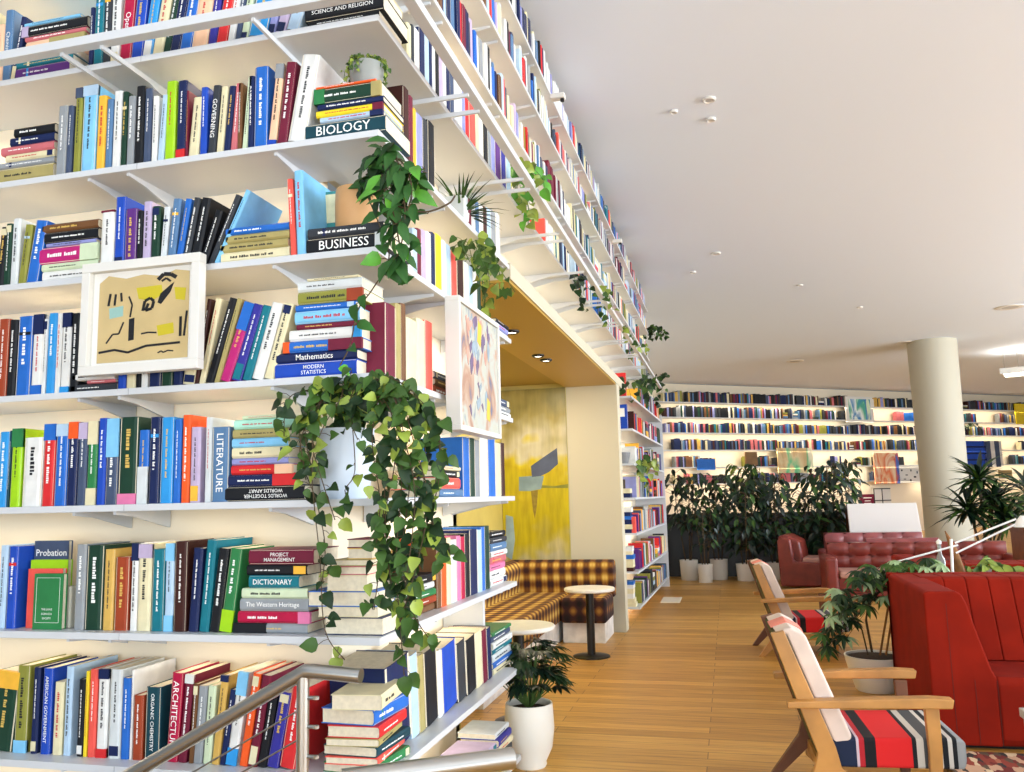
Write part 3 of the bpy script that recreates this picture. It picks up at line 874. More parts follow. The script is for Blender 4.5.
# ================================================================ FACE-OUT BOOKS ON THE SHELF BELOW THE IVY
def faceout(x0, x1, y, z, h, t, col, label, title=None, ink='ink_w', yaw=0, extra=None):
    o = bpy.data.objects.new('book', None); COL.objects.link(o); d = x1-x0
    o.matrix_world = Matrix.Translation((x0, y, z)) @ Matrix.Rotation(yaw, 4, 'Z') @ Matrix.Translation((0, t, 0)) @ Matrix.Rotation(-math.pi/2, 4, 'Z')
    book_parts(o, t, h, d, col, None, True)
    if title:
        c = MB(); put_text(c, title, (t+.0008, d*.52, h*.86), (0, 1, 0), (0, 0, 1), d*.86, h*.10); c.build('front_title', M[ink], o)
    if extra: extra(o, t, h, d)
    tag(o, label, 'book', 'books on the front shelf below the ivy pot'); return o
a5 = lambda zx, y=.1: along(zx/5.12, 0, (0, y, ZT[5]))
def fr(o, t, h, d):
    c = MB()
    for q in (0, 1): c.box((t, d*.12, h*(.12 if q else .93)), (t+.001, d*.9, h*(.125 if q else .925)))
    c.box((t, d*.12, h*.12), (t+.001, d*.125, h*.93)); c.box((t, d*.895, h*.12), (t+.001, d*.9, h*.93)); c.build('front_border', M['ink_w'], o)
    c = MB()
    for k in range(3): put_text(c, ['THE LAWS', 'SCIENCE &', 'SOCIETY'][k], (t+.0012, d*.5, h*(.36-.08*k)), (0, 1, 0), (0, 0, 1), d*.6, h*.035)
    c.build('front_lettering', M['ink_w'], o)
def fx(px, y): return along(px, 0, (0, y, ZT[5]))
def fh(px, py, y): return hit(px, py, 1, y).z-ZT[5]
LX = along(72.5/5.12, 0, (0, .05, ZT[5]))+.003
faceout(LX, fx(65, .12), .12, ZT[5]+.0005, fh(45, 541, .12), .022, 'slate', 'slate purple book standing face out with the big white title Probation', 'Probation')
faceout(LX+.01, fx(65, .095), .095, ZT[5]+.0005, fh(45, 560, .095), .025, 'lime', 'lime green book standing face out in front of the Probation book')
faceout(fx(31, .045), fx(61, .045), .045, ZT[5]+.0005, fh(45, 574, .045), .023, 'green', 'green and teal book standing face out in front of the coral red book', extra=fr)
faceout(LX+.025, fx(60, .07), .07, ZT[5]+.0005, fh(45, 569, .07), .022, 'coral', 'coral red book standing face out between the lime and the green book')
c = MB(); x0, x1 = -1.32, a5(366, .09); c.box((x0, .08, ZT[5]), (x1, .2, ZT[5]+.155)); o = c.build('storage_box', mat('grey_card', '#c4c0ae', .8), bevel=.006)
tag(o, 'plain pale grey cardboard box standing in the gap beside the grey book', 'box')
# ================================================================ PLANTS
def pot_obj(prof, m, parent, c=(0, 0, 0), soil_z=None, soil_r=None, name='pot'):
    mb = MB(); mb.lathe(prof, c, 36, cap=False); mb.lathe([(0.001, prof[0][1]), (prof[0][0], prof[0][1])], c, 36, cap=False); o = mb.build(name, m, parent, smooth=True); smooth_by_angle(o, 50)
    if soil_z is not None:
        s = MB(); s.lathe([(0.001, soil_z+.006), (soil_r*.6, soil_z+.004), (soil_r, soil_z)], c, 24, cap=False); s.build('soil', M['soil'], parent)
def rnd(a): return (R_.random()*2-1)*a
def vine(st, lf, pts, n, size, cols, heart=True, spread=.03, r=.0018):
    """pts: 3-D polyline; leaves hang off it"""
    P = [Vector(p) for p in pts]; sm = []
    for i in range(len(P)-1):
        for k in range(5):
            t = k/5; p0 = P[max(i-1, 0)]; p1 = P[i]; p2 = P[i+1]; p3 = P[min(i+2, len(P)-1)]
            sm.append(.5*((2*p1)+(p2-p0)*t+(2*p0-5*p1+4*p2-p3)*t*t+(3*p1-3*p2+p3-p0)*t**3))
    sm.append(P[-1]); st.tube(sm, r, 5)
    for k in range(n):
        u = (k+R_.random())/n*(len(sm)-1); i = int(u); i = min(i, len(sm)-2); q = sm[i].lerp(sm[i+1], u-i)
        d = Vector((rnd(1), -.35+rnd(.8), -.55+rnd(.6))).normalized(); s = size*(.6+.6*R_.random())
        b = q+Vector((rnd(spread), rnd(spread), rnd(spread*.6)))
        st.tube([q, (q+b)/2+Vector((0, 0, .004)), b], r*.6, 4, cap=False)
        lf.leaf(b, d, Vector((rnd(.5), -1, .5+rnd(.5))), s, s*(.85 if heart else .45), R_.choice(cols), .35, heart)
LM = lambda *k: [M[x] for x in k]
# --- ivy in the pale blue pot, shelf 4
zi = ZT[4]
px_ = along(346, 0, (0, .16, zi)); 
iv = empty('ivy_plant', (px_, .155, zi), label='large trailing ivy spilling from a pale blue pot on the shelf corner', cat='potted plant')
pot_obj([(.075, 0), (.088, .03), (.096, .12), (.104, .235), (.108, .25), (.100, .25), (.094, .225)], M['potb'], iv, soil_z=.225, soil_r=.094)
st, lf = MB(), MB(); O = Vector((px_, .155, zi))
def P_(px, py, y): return hit(px, py, 1, y)-O
top = Vector((0, 0, .24))
VL = [[(335, 395, .05), (300, 392, -.04), (286, 405, -.06), (284, 440, -.06)], [(325, 400, .03), (308, 420, -.05), (300, 455, -.05), (316, 500, -.05), (325, 545, -.05), (322, 582, -.05)],
      [(338, 392, .02), (322, 400, -.03), (312, 440, -.06), (322, 480, -.07), (335, 520, -.06)], [(345, 385, .03), (340, 400, -.05), (322, 430, -.07), (312, 470, -.06), (320, 560, -.06), (325, 630, -.06), (345, 660, -.06)],
      [(330, 385, .05), (315, 398, -.02), (305, 430, -.04), (312, 470, -.05)], [(340, 380, .02), (318, 405, -.04), (300, 425, -.06), (306, 480, -.06)]]
VR = [[(370, 388, .03), (395, 400, -.06), (402, 470, -.08), (396, 560, -.08), (400, 620, -.08), (404, 675, -.08)], [(375, 385, .03), (420, 400, -.06), (440, 440, -.05), (432, 510, -.05), (440, 545, -.03), (447, 560, -.03)],
      [(365, 390, .02), (382, 420, -.05), (385, 480, -.07), (380, 560, -.08), (374, 610, -.08)], [(372, 385, .05), (410, 395, .02), (425, 440, 0), (420, 520, -.04), (412, 580, -.05)],
      [(380, 382, .04), (400, 390, 0), (415, 430, -.04), (408, 500, -.06), (402, 560, -.07), (412, 610, -.08), (430, 640, -.08)], [(362, 388, .0), (390, 410, -.06), (395, 460, -.09), (385, 520, -.09), (392, 590, -.09)],
      [(370, 380, .02), (405, 385, -.03), (432, 420, -.05), (440, 470, -.04), (425, 530, -.05), (405, 560, -.06)], [(366, 384, 0), (378, 395, -.04), (372, 440, -.09), (380, 500, -.09), (376, 545, -.08)],
      [(372, 384, 0), (398, 395, -.05), (416, 450, -.08), (428, 500, -.07), (418, 560, -.07), (398, 630, -.08)], [(368, 384, 0), (392, 392, -.05), (405, 440, -.09), (415, 500, -.09), (405, 590, -.09)]]
VT = [[(350, 385, .03), (345, 378, 0), (352, 372, -.04)], [(355, 390, .0), (350, 400, -.04), (348, 415, -.08), (358, 440, -.09)], [(340, 388, 0), (334, 378, -.02), (325, 384, -.04)], [(360, 390, .0), (352, 410, -.06), (355, 470, -.09), (345, 490, -.1), (352, 505, -.09)],
      [(350, 385, .04), (370, 380, .02), (385, 378, -.03)]]
for V, n in ((VL, 24), (VR, 46), (VT, 10)):
    for v in V: vine(st, lf, [top+Vector((rnd(.04), rnd(.04), 0))]+[P_(*p) for p in v], n, .052, (0, 0, 1, 1, 1, 2), True, .028)
st.build('vines', M['stem'], iv); lf.build('foliage', LM('leafd', 'leafm', 'leafl'), iv, smooth=True)
# --- pothos in a tan pot on the books titled BUSINESS (shelf 2)
zb = hit(350, 226, 1, .03).z
bx = along(358, 0, (0, .14, zb)); po = empty('pothos_plant', (bx, .13, zb), label='glossy green pothos in a tan clay pot on two black books', cat='potted plant')
hp = max(.16, hit(358, 182, 1, .05).z-zb)
pot_obj([(.066, 0), (.078, .01), (.080, hp*.6), (.078, hp-.006), (.074, hp), (.070, hp), (.070, hp-.02)], M['clay'], po, soil_z=hp-.02, soil_r=.07)
st, lf = MB(), MB(); O = Vector((bx, .13, zb)); top = Vector((.045, -.03, hp-.01))
for v in [[(375, 165, .0), (392, 150, -.05), (400, 170, -.08)], [(380, 170, 0), (400, 185, -.08), (405, 215, -.1), (400, 250, -.1), (392, 262, -.09)], [(378, 160, 0), (385, 148, -.05)], [(385, 175, -.02), (410, 175, -.06), (425, 168, -.05)],
          [(380, 175, -.03), (390, 200, -.1), (398, 235, -.1), (402, 262, -.1)], [(378, 165, 0), (400, 160, -.06), (412, 190, -.08), (402, 225, -.1)], [(375, 160, 0), (388, 175, -.08), (384, 200, -.1), (395, 225, -.1)]]:
    vine(st, lf, [top]+[P_(*p) for p in v], 24, .085, (0, 0, 1, 1, 1, 1, 2), False, .03, .0028)
vine(st, lf, [top]+[P_(*p) for p in [(385, 240, -.08), (388, 262, -.08), (372, 290, -.06), (358, 310, -.05), (350, 345, -.05), (340, 365, -.05)]], 9, .06, (1, 1, 2), True, .02, .0025)
vine(st, lf, [top]+[P_(*p) for p in [(395, 205, -.08), (425, 212, -.05), (448, 204, .0), (455, 196, .05)]], 2, .07, (1,), True, .02, .0035)
lf.leaf(P_(398, 285, -.08), (.8, 0, .5), (0, -1, .2), .06, .035, 1)
st.build('stems', M['stem'], po); lf.build('foliage', [M['leafd'], mat('pothos_green', '#2f5a24', .5, spec=.3, noise=.25, scale=10), M['leafb']], po, smooth=True)
# --- small succulent on the top of the biology stack
zs = hit(350, 82, 1, .05).z; sx_ = along(368, 0, (0, .12, zs))
su = empty('string_of_pearls', (sx_, .11, zs), label='bushy small leaved succulent in a grey pot on top of the biology stack', cat='potted plant')
pot_obj([(.048, 0), (.062, .03), (.066, .085), (.06, .085), (.06, .07)], mat('grey_ceramic', '#8b8f8a', .5), su, soil_z=.07, soil_r=.05)
st, lf = MB(), MB()
for k in range(60):
    a = R_.random()*6.28; r1 = .012+.075*R_.random(); dz = -.02-.09*R_.random()
    P = [Vector((0, 0, .07)), Vector((math.cos(a)*.04, math.sin(a)*.04, .11)), Vector((math.cos(a)*r1, math.sin(a)*r1, .08)), Vector((math.cos(a)*(r1+.005), math.sin(a)*(r1+.005), max(.006, .08+dz) if r1 > .066 else .105))]
    vine(st, lf, P, 12, .02, (0, 1, 1), True, .008, .0012)
st.build('stems', M['stemg'], su); lf.build('foliage', LM('leafm', 'leafl'), su, smooth=True)
def spiky(name, loc, L, n, label, potm, pr, ph, cols=('leafd', 'leafm'), stem=0, w=.02, droop=.5):
    e = empty(name, loc, label=label, cat='potted plant')
    pot_obj([(pr*.75, 0), (pr*.95, ph*.4), (pr, ph), (pr*.92, ph), (pr*.9, ph*.9)], potm, e, soil_z=ph*.9, soil_r=pr*.9)
    if stem: s = MB(); s.tube([(0, 0, ph*.9), (.01, 0, ph+stem*.5), (0, 0, ph+stem)], .02 if stem > .3 else .008, 8); s.build('stem', M['stem'], e)
    lf = MB()
    for k in range(n):
        a = R_.random()*6.28; el = .1+1.3*R_.random(); d = Vector((math.cos(a)*math.cos(el), math.sin(a)*math.cos(el), math.sin(el)))
        lf.leaf((0, 0, ph*.9+stem*(.75+.25*R_.random())), d, (rnd(.2), rnd(.2), 1), L*(.6+.5*R_.random()), w, R_.randrange(2), droop*R_.random())
    lf.build('foliage', LM(*cols), e, smooth=True); return e
Y_ = along(457, 1, (-.08, 0, ZT[1])); spiky('dracaena_plant', (-.06, Y_, ZT[1]), .23, 60, 'small spiky dracaena on the side shelf level with the header', M['white'], .045, .07, w=.014)
def bush(name, loc, label, pts, n, size, cols, potp=None, potm=None, group=None, heart=False, cat='potted plant', spread=.05, r=.002):
    e = empty(name, loc, label=label, cat=cat)
    if group: e['group'] = group
    z = 0
    if potp: pot_obj(potp, potm, e, soil_z=potp[-1][1], soil_r=potp[-1][0]); z = potp[-1][1]
    st, lf = MB(), MB()
    for v in pts: vine(st, lf, [(0, 0, z)]+v, n, size, (0, 1), heart, spread, r)
    st.build('stems', M['stemg'], e); lf.build('foliage', LM(*cols), e, smooth=True); return e
SP_ = [(.035, 0), (.045, .04), (.05, .075), (.045, .075), (.042, .065)]
def on_B(px, i, X=-.1): return Vector((X, along(px, 1, (X, 0, ZT[i])), ZT[i]))
def hang(px, i, label, cols, tgt, n=12, size=.06, X=-.1, name='trailing_plant', Z=None):
    o = on_B(px, i, X)
    pts = [[hit(a, b, 0, x)-o for a, b, x in v] for v in tgt]
    return bush(name, o, label, pts, n, size, cols, SP_, M['white'], 'trailing plants on the long side shelves', heart=True, spread=.035)
hang(516, 0, 'bright green pothos spilling over the slim white rail', ('leafb', 'leafl'), [[(518, 170, .0), (525, 190, .03), (530, 215, .04)], [(516, 165, .05), (528, 205, .05), (528, 225, .05)], [(520, 170, .1), (535, 172, .16), (545, 180, .21)], [(518, 165, .1), (540, 175, .2), (546, 194, .22)], [(515, 165, 0), (520, 185, .02), (522, 205, .03)]], 13, .075, name='pothos_plant')
hang(484, 2, 'leafy green plant hanging beside the alcove header above the slim painting', ('leafm', 'leafl'), [[(470, 250, 0), (462, 244, .04), (470, 262, .06)], [(482, 245, .03), (487, 262, .06), (490, 285, .07)], [(490, 250, .05), (500, 275, .07), (505, 300, .07)], [(480, 245, .05), (475, 265, .07), (482, 290, .08)], [(488, 250, 0), (495, 262, .05), (515, 292, .07)], [(485, 240, .0), (478, 245, .04), (486, 270, .06)]], 14, .06)
for px, i, tg, nm, lb in ((574, 0, [[(578, 280, .05), (582, 300, .08), (583, 310, .08)], [(574, 275, .05), (576, 290, .08)], [(580, 278, .1), (590, 290, .1)]], ('leafd', 'leafk'), 'thin dark trailing plant hanging below the slim rail mid way along'),
                          (600, 0, [[(606, 290, .12), (610, 300, .2), (613, 310, .22)], [(603, 300, .08), (606, 318, .1), (604, 326, .1)], [(600, 288, .1), (604, 296, .2)]], ('leafm', 'leafl'), 'light green trailing plant on the slim rail past mid way'),
                          (628, 0, [[(632, 338, .15), (636, 348, .2)], [(640, 345, .2), (648, 352, .2)], [(630, 335, .2), (625, 325, .2)]], ('leafm', 'leafl'), 'light green trailing plant near the far end of the slim rail')):
    hang(px, i, lb, nm, tg, 10, .07)
sp = empty('trailing_plant', on_B(655, -3, -.05), label='dark round plant at the far end of the highest long shelf', cat='potted plant', group='trailing plants on the long side shelves')
pot_obj(SP_, M['white'], sp, soil_z=.065, soil_r=.042); lf, st = MB(), MB()
for k in range(12): a = R_.random()*6.28; vine(st, lf, [(0, 0, .06), (.12*math.cos(a), .12*math.sin(a), .14), (.2*math.cos(a), .2*math.sin(a), -.05)], 9, .08, (0, 1), True)
st.build('stems', M['stemg'], sp); lf.build('foliage', LM('leafd', 'leafm'), sp, smooth=True)
for px, X, i, tg, lb in ((640, .0, 1, [[(640, 385, .05), (628, 380, .05), (632, 400, .1)], [(650, 378, .1), (660, 380, .12), (662, 395, .12)], [(645, 380, .05), (655, 400, .12), (660, 410, .12)], [(648, 376, .1), (640, 392, .12)], [(655, 380, .1), (668, 375, .12)]], 'big green trailing plant on the topmost shelf beyond the pillar'),
                         (642, .0, 4, [[(640, 462, .1), (642, 470, .12)], [(645, 455, .1), (650, 472, .12)], [(648, 460, .1), (655, 470, .14)]], 'yellow green trailing plant on the fourth shelf beyond the pillar')):
    o = Vector((X, along(px, 1, (X, 0, ZB[i])), ZB[i]+TH)); bush('trailing_plant', o, lb, [[hit(a, b, 0, x)-o for a, b, x in v] for v in tg], 16, .11, ('leafd', 'leafm') if i == 1 else ('leafl', 'leafm'), SP_, M['white'], 'trailing plants on the long side shelves', heart=True, spread=.07)
# special books on the end of the bookcase beyond the pillar
def end_book(x0, x1, i, h, col, label, title=None, t=.06):
    o = bpy.data.objects.new('book', None); COL.objects.link(o); o.matrix_world = Matrix.Translation((x0, 7.53, ZB[i]+TH+.0005)) @ Matrix.Translation((0, t, 0)) @ Matrix.Rotation(-math.pi/2, 4, 'Z')
    book_parts(o, t, h, x1-x0, col, None, True); c = MB(); c.box((t, .02, h*.5), (t+.001, x1-x0-.03, h*.85)); c.build('cover_panel', M['ink_w'] if col == 'royal' else MATS['cover_maroon'], o)
    tag(o, label, 'book', 'face out books beyond the pillar')
end_book(-.30, -.0, 1, .29, 'red', 'thick red book facing out on the topmost shelf beyond the pillar')
end_book(-.30, -.0, 2, .30, 'royal', 'blue and white book facing out on the second shelf beyond the pillar')
bk = MB(); bk.lathe([(.07, 0), (.10, .10), (.105, .14), (.095, .14), (.07, .02)], (-.10, 7.66, ZB[3]+TH), 20, cap=False); tag(bk.build('wire_basket', mat('grey_wire', '#77797b', .5)), 'small grey basket on the third shelf beyond the pillar', 'basket')
pf = MB(); pf.box((-.20, 7.54, ZB[4]+TH), (-.06, 7.56, ZB[4]+TH+.22)); tag(pf.build('framed_photo', mat('dark_photo', '#4b4238', .4)), 'small dark framed photo on the fourth shelf beyond the pillar', 'picture')
rc = MB(); rc.box((-.04, 7.53, ZB[5]+TH), (.04, 7.66, ZB[5]+TH+.19)); tag(rc.build('red_box', MATS['cover_coral']), 'coral red box at the corner of the fifth shelf beyond the pillar', 'box')
# ================================================================ FRAMED ARTWORKS
fw_, fh_ = .505, .425
dr = empty('framed_drawing', (-.915, -.035, 1.945), label='white framed drawing of black strokes on tan and yellow hung on the shelf fronts', cat='picture')
c = MB(); bw = .035
for a, b in (((-fw_/2, -.04, 0), (fw_/2, 0, bw)), ((-fw_/2, -.04, fh_-bw), (fw_/2, 0, fh_)), ((-fw_/2, -.04, bw), (-fw_/2+bw, 0, fh_-bw)), ((fw_/2-bw, -.04, bw), (fw_/2, 0, fh_-bw))): c.box(a, b)
c.box((-fw_/2+bw, -.004, bw), (fw_/2-bw, 0, fh_-bw)); c.build('frame', M['white'], dr, bevel=.0025)
c = MB(); c.box((-fw_/2+bw, -.012, bw), (fw_/2-bw, -.006, fh_-bw)); c.build('mount', mat('mount_card', '#f3f1ea', .8), dr)
pw, ph = .385, .33; pz = .047
def Q(u, v): return ((u-.5)*pw, pz+(1-v)*ph)      # u,v in 0..1 of the sheet, v downward
c = MB(); c.prism([Q(0, .08), Q(.1, .0), Q(.3, .05), Q(.5, .02), Q(.7, .06), Q(.85, 0), Q(1, .03), Q(1, 1), Q(0, 1)], -.0145, -.012, plane='xz'); c.build('sheet', mat('tan_sheet', '#d6bd86', .8, noise=.08, scale=8), dr)
def strokes(name, polys, m, y=-.0155):
    c = MB()
    for p in polys: c.prism([Q(*q) for q in p], y, y+.0012, plane='xz')
    c.build(name, m, dr)
def line(pts, wd):
    out = []
    for i in range(len(pts)-1):
        (a, b), (c_, d) = pts[i], pts[i+1]; L = math.hypot(c_-a, d-b) or 1; nx, ny = -(d-b)/L*wd, (c_-a)/L*wd; out.append([(a-nx, b-ny), (c_-nx, d-ny), (c_+nx, d+ny), (a+nx, b+ny)])
    return out
strokes('yellow_wash', [[(.42, .17), (.70, .16), (.72, .27), (.60, .33), (.45, .30)], [(.66, .62), (.84, .60), (.85, .72), (.68, .74)], [(.84, .2), (.97, .22), (.96, .36), (.86, .34)]], mat('yellow_wash', '#d3c22c', .8), -.0152)
strokes('blue_wash', [[(.12, .38), (.28, .36), (.28, .48), (.13, .50)]], mat('blue_wash', '#9fc9bf', .8), -.0152)
bl = line([(.13, .21), (.11, .35)], .013)+line([(.19, .22), (.18, .35)], .012)+line([(.25, .21), (.26, .31)], .012)+line([(.34, .26), (.38, .36), (.36, .50)], .009)
bl += line([(.10, .78), (.17, .68), (.24, .68), (.29, .55)], .009)+line([(.49, .70), (.57, .69), (.66, .70)], .009)+line([(.92, .54), (.92, .76)], .014)+line([(.985, .48), (.96, .76)], .011)
bl += [[(.35, .52), (.41, .51), (.41, .76), (.35, .77)]]+line([(.02, .88), (.2, .86), (.35, .90), (.55, .84), (.92, .83)], .013)
bl += [[(.66, .36), (.69, .26), (.80, .17), (.84, .14), (.80, .25), (.70, .38)]]+line([(.66, .1), (.72, .04), (.80, .05), (.86, .09)], .022)+line([(.70, .12), (.75, .09), (.80, .13)], .012)
bl += line([(.50, .44), (.52, .33), (.58, .30), (.62, .34), (.60, .42), (.53, .44), (.56, .36)], .016)+line([(.68, .93), (.72, .91), (.74, .93), (.79, .91), (.85, .92)], .007)
strokes('black_strokes', bl, M['ink_k'])
c = MB(); c.box((-fw_/2+bw, -.022, bw), (fw_/2-bw, -.020, fh_-bw))
gm = bpy.data.materials.new('picture_glass'); gm.use_nodes = True; gb = gm.node_tree.nodes['Principled BSDF']; gb.inputs['Alpha'].default_value = .05; gb.inputs['Roughness'].default_value = .03; gb.inputs['Base Color'].default_value = (0, 0, 0, 1)
c.build('glass', gm, dr)
pa = empty('canvas_painting', (.055, .95, 1.745), label='tall slim abstract painting with purple and yellow strokes edge on beside the alcove', cat='picture')
c = MB(); L_ = .32
for a, b in (((-.03, -L_, 0), (.035, L_, .022)), ((-.03, -L_, .545), (.035, L_, .567)), ((-.03, -L_, .022), (.035, -L_+.02, .545)), ((-.03, L_-.02, .022), (.035, L_, .545))): c.box(a, b)
c.build('frame', M['white'], pa, bevel=.002)
c = MB(); c.box((-.01, -L_+.022, .024), (.024, L_-.022, .543)); c.build('canvas', art_mat('slim_painting', 0, ['#6d6484', '#8f9ba3', '#b9b9a8', '#b5bab2', '#b8a08c', '#a8826c', '#6a6d88'], 7), pa)
RP = random.Random(5)
for nm, colr, n_, zr, yr in (('purple_strokes', '#6a5878', 13, (.06, .5), (-.14, .16)), ('rose_strokes', '#c99585', 9, (.2, .5), (-.2, .1)), ('grey_strokes', '#8fa0ac', 12, (.05, .5), (-.2, .2))):
    c = MB()
    for _ in range(n_):
        y0 = RP.uniform(*yr); z0 = RP.uniform(*zr); hh = RP.uniform(.03, .10); ww = RP.uniform(.008, .022); sl = RP.uniform(-.03, .03); z1 = min(z0+hh, .535)
        c.prism([(y0-ww*.4, z0), (y0+ww*.3, z0-.01 if z0 > .06 else z0), (y0+ww+sl, (z0+z1)/2), (y0+ww*.4+sl, z1), (y0-ww*.6+sl, z1-.01), (y0-ww, (z0+z1)/2)], .024, .0252+.0002*RP.random(), plane='yz')
    c.build(nm, mat(nm, colr, .6, noise=.2, scale=20), pa, )['kind'] = 'stuff'
c = MB(); c.prism([(.10, .08), (.15, .07), (.16, .16), (.11, .18)], .024, .0256, plane='yz'); c.build('yellow_stroke', mat('yellow_paint', '#dfb93c', .6), pa); c = MB(); c.prism([(-.03, .42), (.02, .40), (.04, .5), (-.01, .52)], .024, .0256, plane='yz'); c.build('yellow_stroke', M_yp := mat('yellow_paint', '#dfb93c', .6), pa)
# small teal framed card on shelf 2
cx0, cx1 = along(322, 0, (0, .2, ZT[2])), along(341, 0, (0, .2, ZT[2])); cz0 = hit(335, 225, 1, .2).z; cz1 = hit(335, 191, 1, .2).z
sc = empty('framed_card', (cx0, .2, cz0), label='small teal edged framed card behind the tan pot', cat='picture')
W_ = max(.1, cx1-cx0+.03); H_ = cz1-cz0
c = MB(); c.box((0, 0, -.12), (W_, .012, H_)); c.build('frame', mat('teal_frame', '#3b8a87', .5), sc)
c = MB(); c.box((.012, -.002, .01), (W_-.012, 0, H_-.012)); c.build('print', mat('cream_print', '#ddd6ae', .7, noise=.15, scale=20), sc)
# ================================================================ HANDRAIL
hr = empty('handrail', (-.12, -.3, 0), label='brushed steel stair handrail with post in front of the lowest shelves', cat='railing')
def loc(v): return Vector(v)-Vector((-.12, -.3, 0))
A0 = hit(130, 775, 1, -.3); A1 = hit(306, 671, 1, -.3); A2 = hit(361, 676, 1, -.3)
ext = A0+(A0-A1)*.9
c = MB(); c.tube([loc(ext), loc(A0), loc(A1-Vector((.02, 0, .011))), loc(A1), loc(A1+Vector((.02, 0, 0))), loc(A2)], .0215, 20); smooth_by_angle(c.build('rail', M['steel'], hr), 50)
pz_ = hit(303, 690, 1, -.3); c = MB(); c.tube([(pz_.x+.12, 0, -.4), (pz_.x+.12, 0, A1.z-.012)], .0185, 18); smooth_by_angle(c.build('post', M['steel'], hr), 50)
dv = (A1-A0).normalized()
for k, (qx, qy) in enumerate(((296, 712), (296, 741), (296, 770), (296, 800))):
    q = hit(qx, qy, 1, -.3); c = MB(); c.tube([loc(q+dv*.01), loc(q-dv*1.1)], .003, 6); cbl = c.build('cable', M['steel'], hr)
    q = hit(316, (698, 727, 757, 787)[k], 1, -.3); c = MB(); c.tube([loc(Vector((pz_.x, -.3, q.z))), loc(q)], .006, 8); c.lathe([(.009, -.004), (.009, .004)], tuple(loc(q)), 10); c.build('cable_fitting', M['steel'], cbl)
B1_ = hit(513, 758, 2, .93); B0_ = hit(415, 771, 2, .93); dd = (B0_-B1_)
h2 = empty('handrail', (B1_.x, B1_.y, 0), label='end of a second steel handrail at the bottom edge near the white floor pot', cat='railing')
c = MB(); q = Vector((B1_.x, B1_.y, 0)); c.tube([B1_-q, B0_-q, B1_+dd*1.7-q], .0215, 20); smooth_by_angle(c.build('rail', M['steel'], h2), 50)
pp = B1_+dd*1.5-q; c = MB(); c.tube([(pp.x, pp.y, 0), (pp.x, pp.y, .91)], .0185, 16); smooth_by_angle(c.build('post', M['steel'], h2), 50)
# ================================================================ FLOOR PLANT BESIDE THE BOOKCASE
fp = empty('philodendron_plant', (.0, 2.06, 0), label='jagged leaved plant in a tall white pot at the end of the low shelves', cat='potted plant')
pot_obj([(.085, 0), (.092, .012), (.088, .025), (.125, .10), (.138, .20), (.134, .30), (.130, .335), (.122, .335), (.118, .30)], M['pot'], fp, soil_z=.30, soil_r=.118)
st, lf = MB(), MB()
for k in range(74):
    a = R_.random()*6.28; rr = .04+.15*R_.random(); hh = .36+.27*R_.random()*(1-rr*2)+.02
    tip = Vector((math.cos(a)*rr, math.sin(a)*rr, hh+.05)); st.tube([(0, 0, .3), (tip.x*.4, tip.y*.4, .36), tip], .003, 5)
    m_ = R_.randrange(2); d0 = Vector((math.cos(a), math.sin(a), .1+rnd(.4))).normalized(); sdv = d0.cross(Vector((0, 0, 1))).normalized()
    for j in range(7):
        f = (j-3)/3; lf.leaf(tip+d0*.012*(3-abs(j-3)), (d0*(1-.55*abs(f))+sdv*f*.9+Vector((0, 0, -.15))), (rnd(.2), rnd(.2), 1), .09*(1.15-.35*abs(f)), .03, m_, .25)
st.build('stems', M['stemg'], fp); lf.build('foliage', LM('leafk', 'leafd'), fp, smooth=True)
# ================================================================ ALCOVE: BENCH AND CAFE TABLES
pl = bpy.data.materials.new('plaid_fabric'); pl.use_nodes = True; nt = pl.node_tree; b = nt.nodes['Principled BSDF']; b.inputs['Roughness'].default_value = .9
tc = nt.nodes.new('ShaderNodeTexCoord'); sep = nt.nodes.new('ShaderNodeSeparateXYZ'); nt.links.new(tc.outputs['Object'], sep.inputs[0])
def mth(op, a, b_=None, v=None):
    n = nt.nodes.new('ShaderNodeMath'); n.operation = op; nt.links.new(a, n.inputs[0])
    if b_ is not None: nt.links.new(b_, n.inputs[1])
    if v is not None: n.inputs[1].default_value = v
    return n.outputs[0]
def waves(out, f): s_ = mth('SINE', mth('MULTIPLY', out, v=f)); return mth('ADD', mth('MULTIPLY', s_, v=.5), v=.5)
hx = mth('ADD', waves(sep.outputs[0], 48), waves(sep.outputs[1], 48)); hz = waves(sep.outputs[2], 44); hf = mth('MULTIPLY', waves(sep.outputs[0], 144), waves(sep.outputs[1], 144))
mm = mth('MULTIPLY', mth('ADD', mth('ADD', hx, hz), mth('MULTIPLY', hf, v=.35)), v=.32)
cr = nt.nodes.new('ShaderNodeValToRGB'); nt.links.new(mm, cr.inputs[0]); el = cr.color_ramp.elements
el[0].position = .1; el[0].color = lin('#160b10'); el[1].position = .95; el[1].color = lin('#e8c86a')
for p, h in ((.4, '#3a1a16'), (.6, '#7d4f1e'), (.78, '#b98a35')): e_ = el.new(p); e_.color = lin(h)
nt.links.new(cr.outputs[0], b.inputs['Base Color'])
bn = empty('corner_bench', (-.6, 5.9, 0), label='L shaped plaid upholstered banquette bench on a white marble plinth', cat='bench')
q = Vector((-.6, 5.9, 0))
def bb(name, a, b_, m, bev): c = MB(); c.box(Vector(a)-q, Vector(b_)-q); return c.build(name, m, bn, bevel=bev)
bb('plinth', (-.56, 5.92, 0), (-.13, 6.55, .2), M['stone'], .004); bb('plinth', (-1.28, 3.2, 0), (-.60, 6.55, .2), M['stone'], .004)
bb('seat', (-.57, 5.85, .2), (-.10, 6.42, .45), pl, .035); bb('seat', (-1.2, 3.15, .2), (-.575, 6.42, .45), pl, .035)
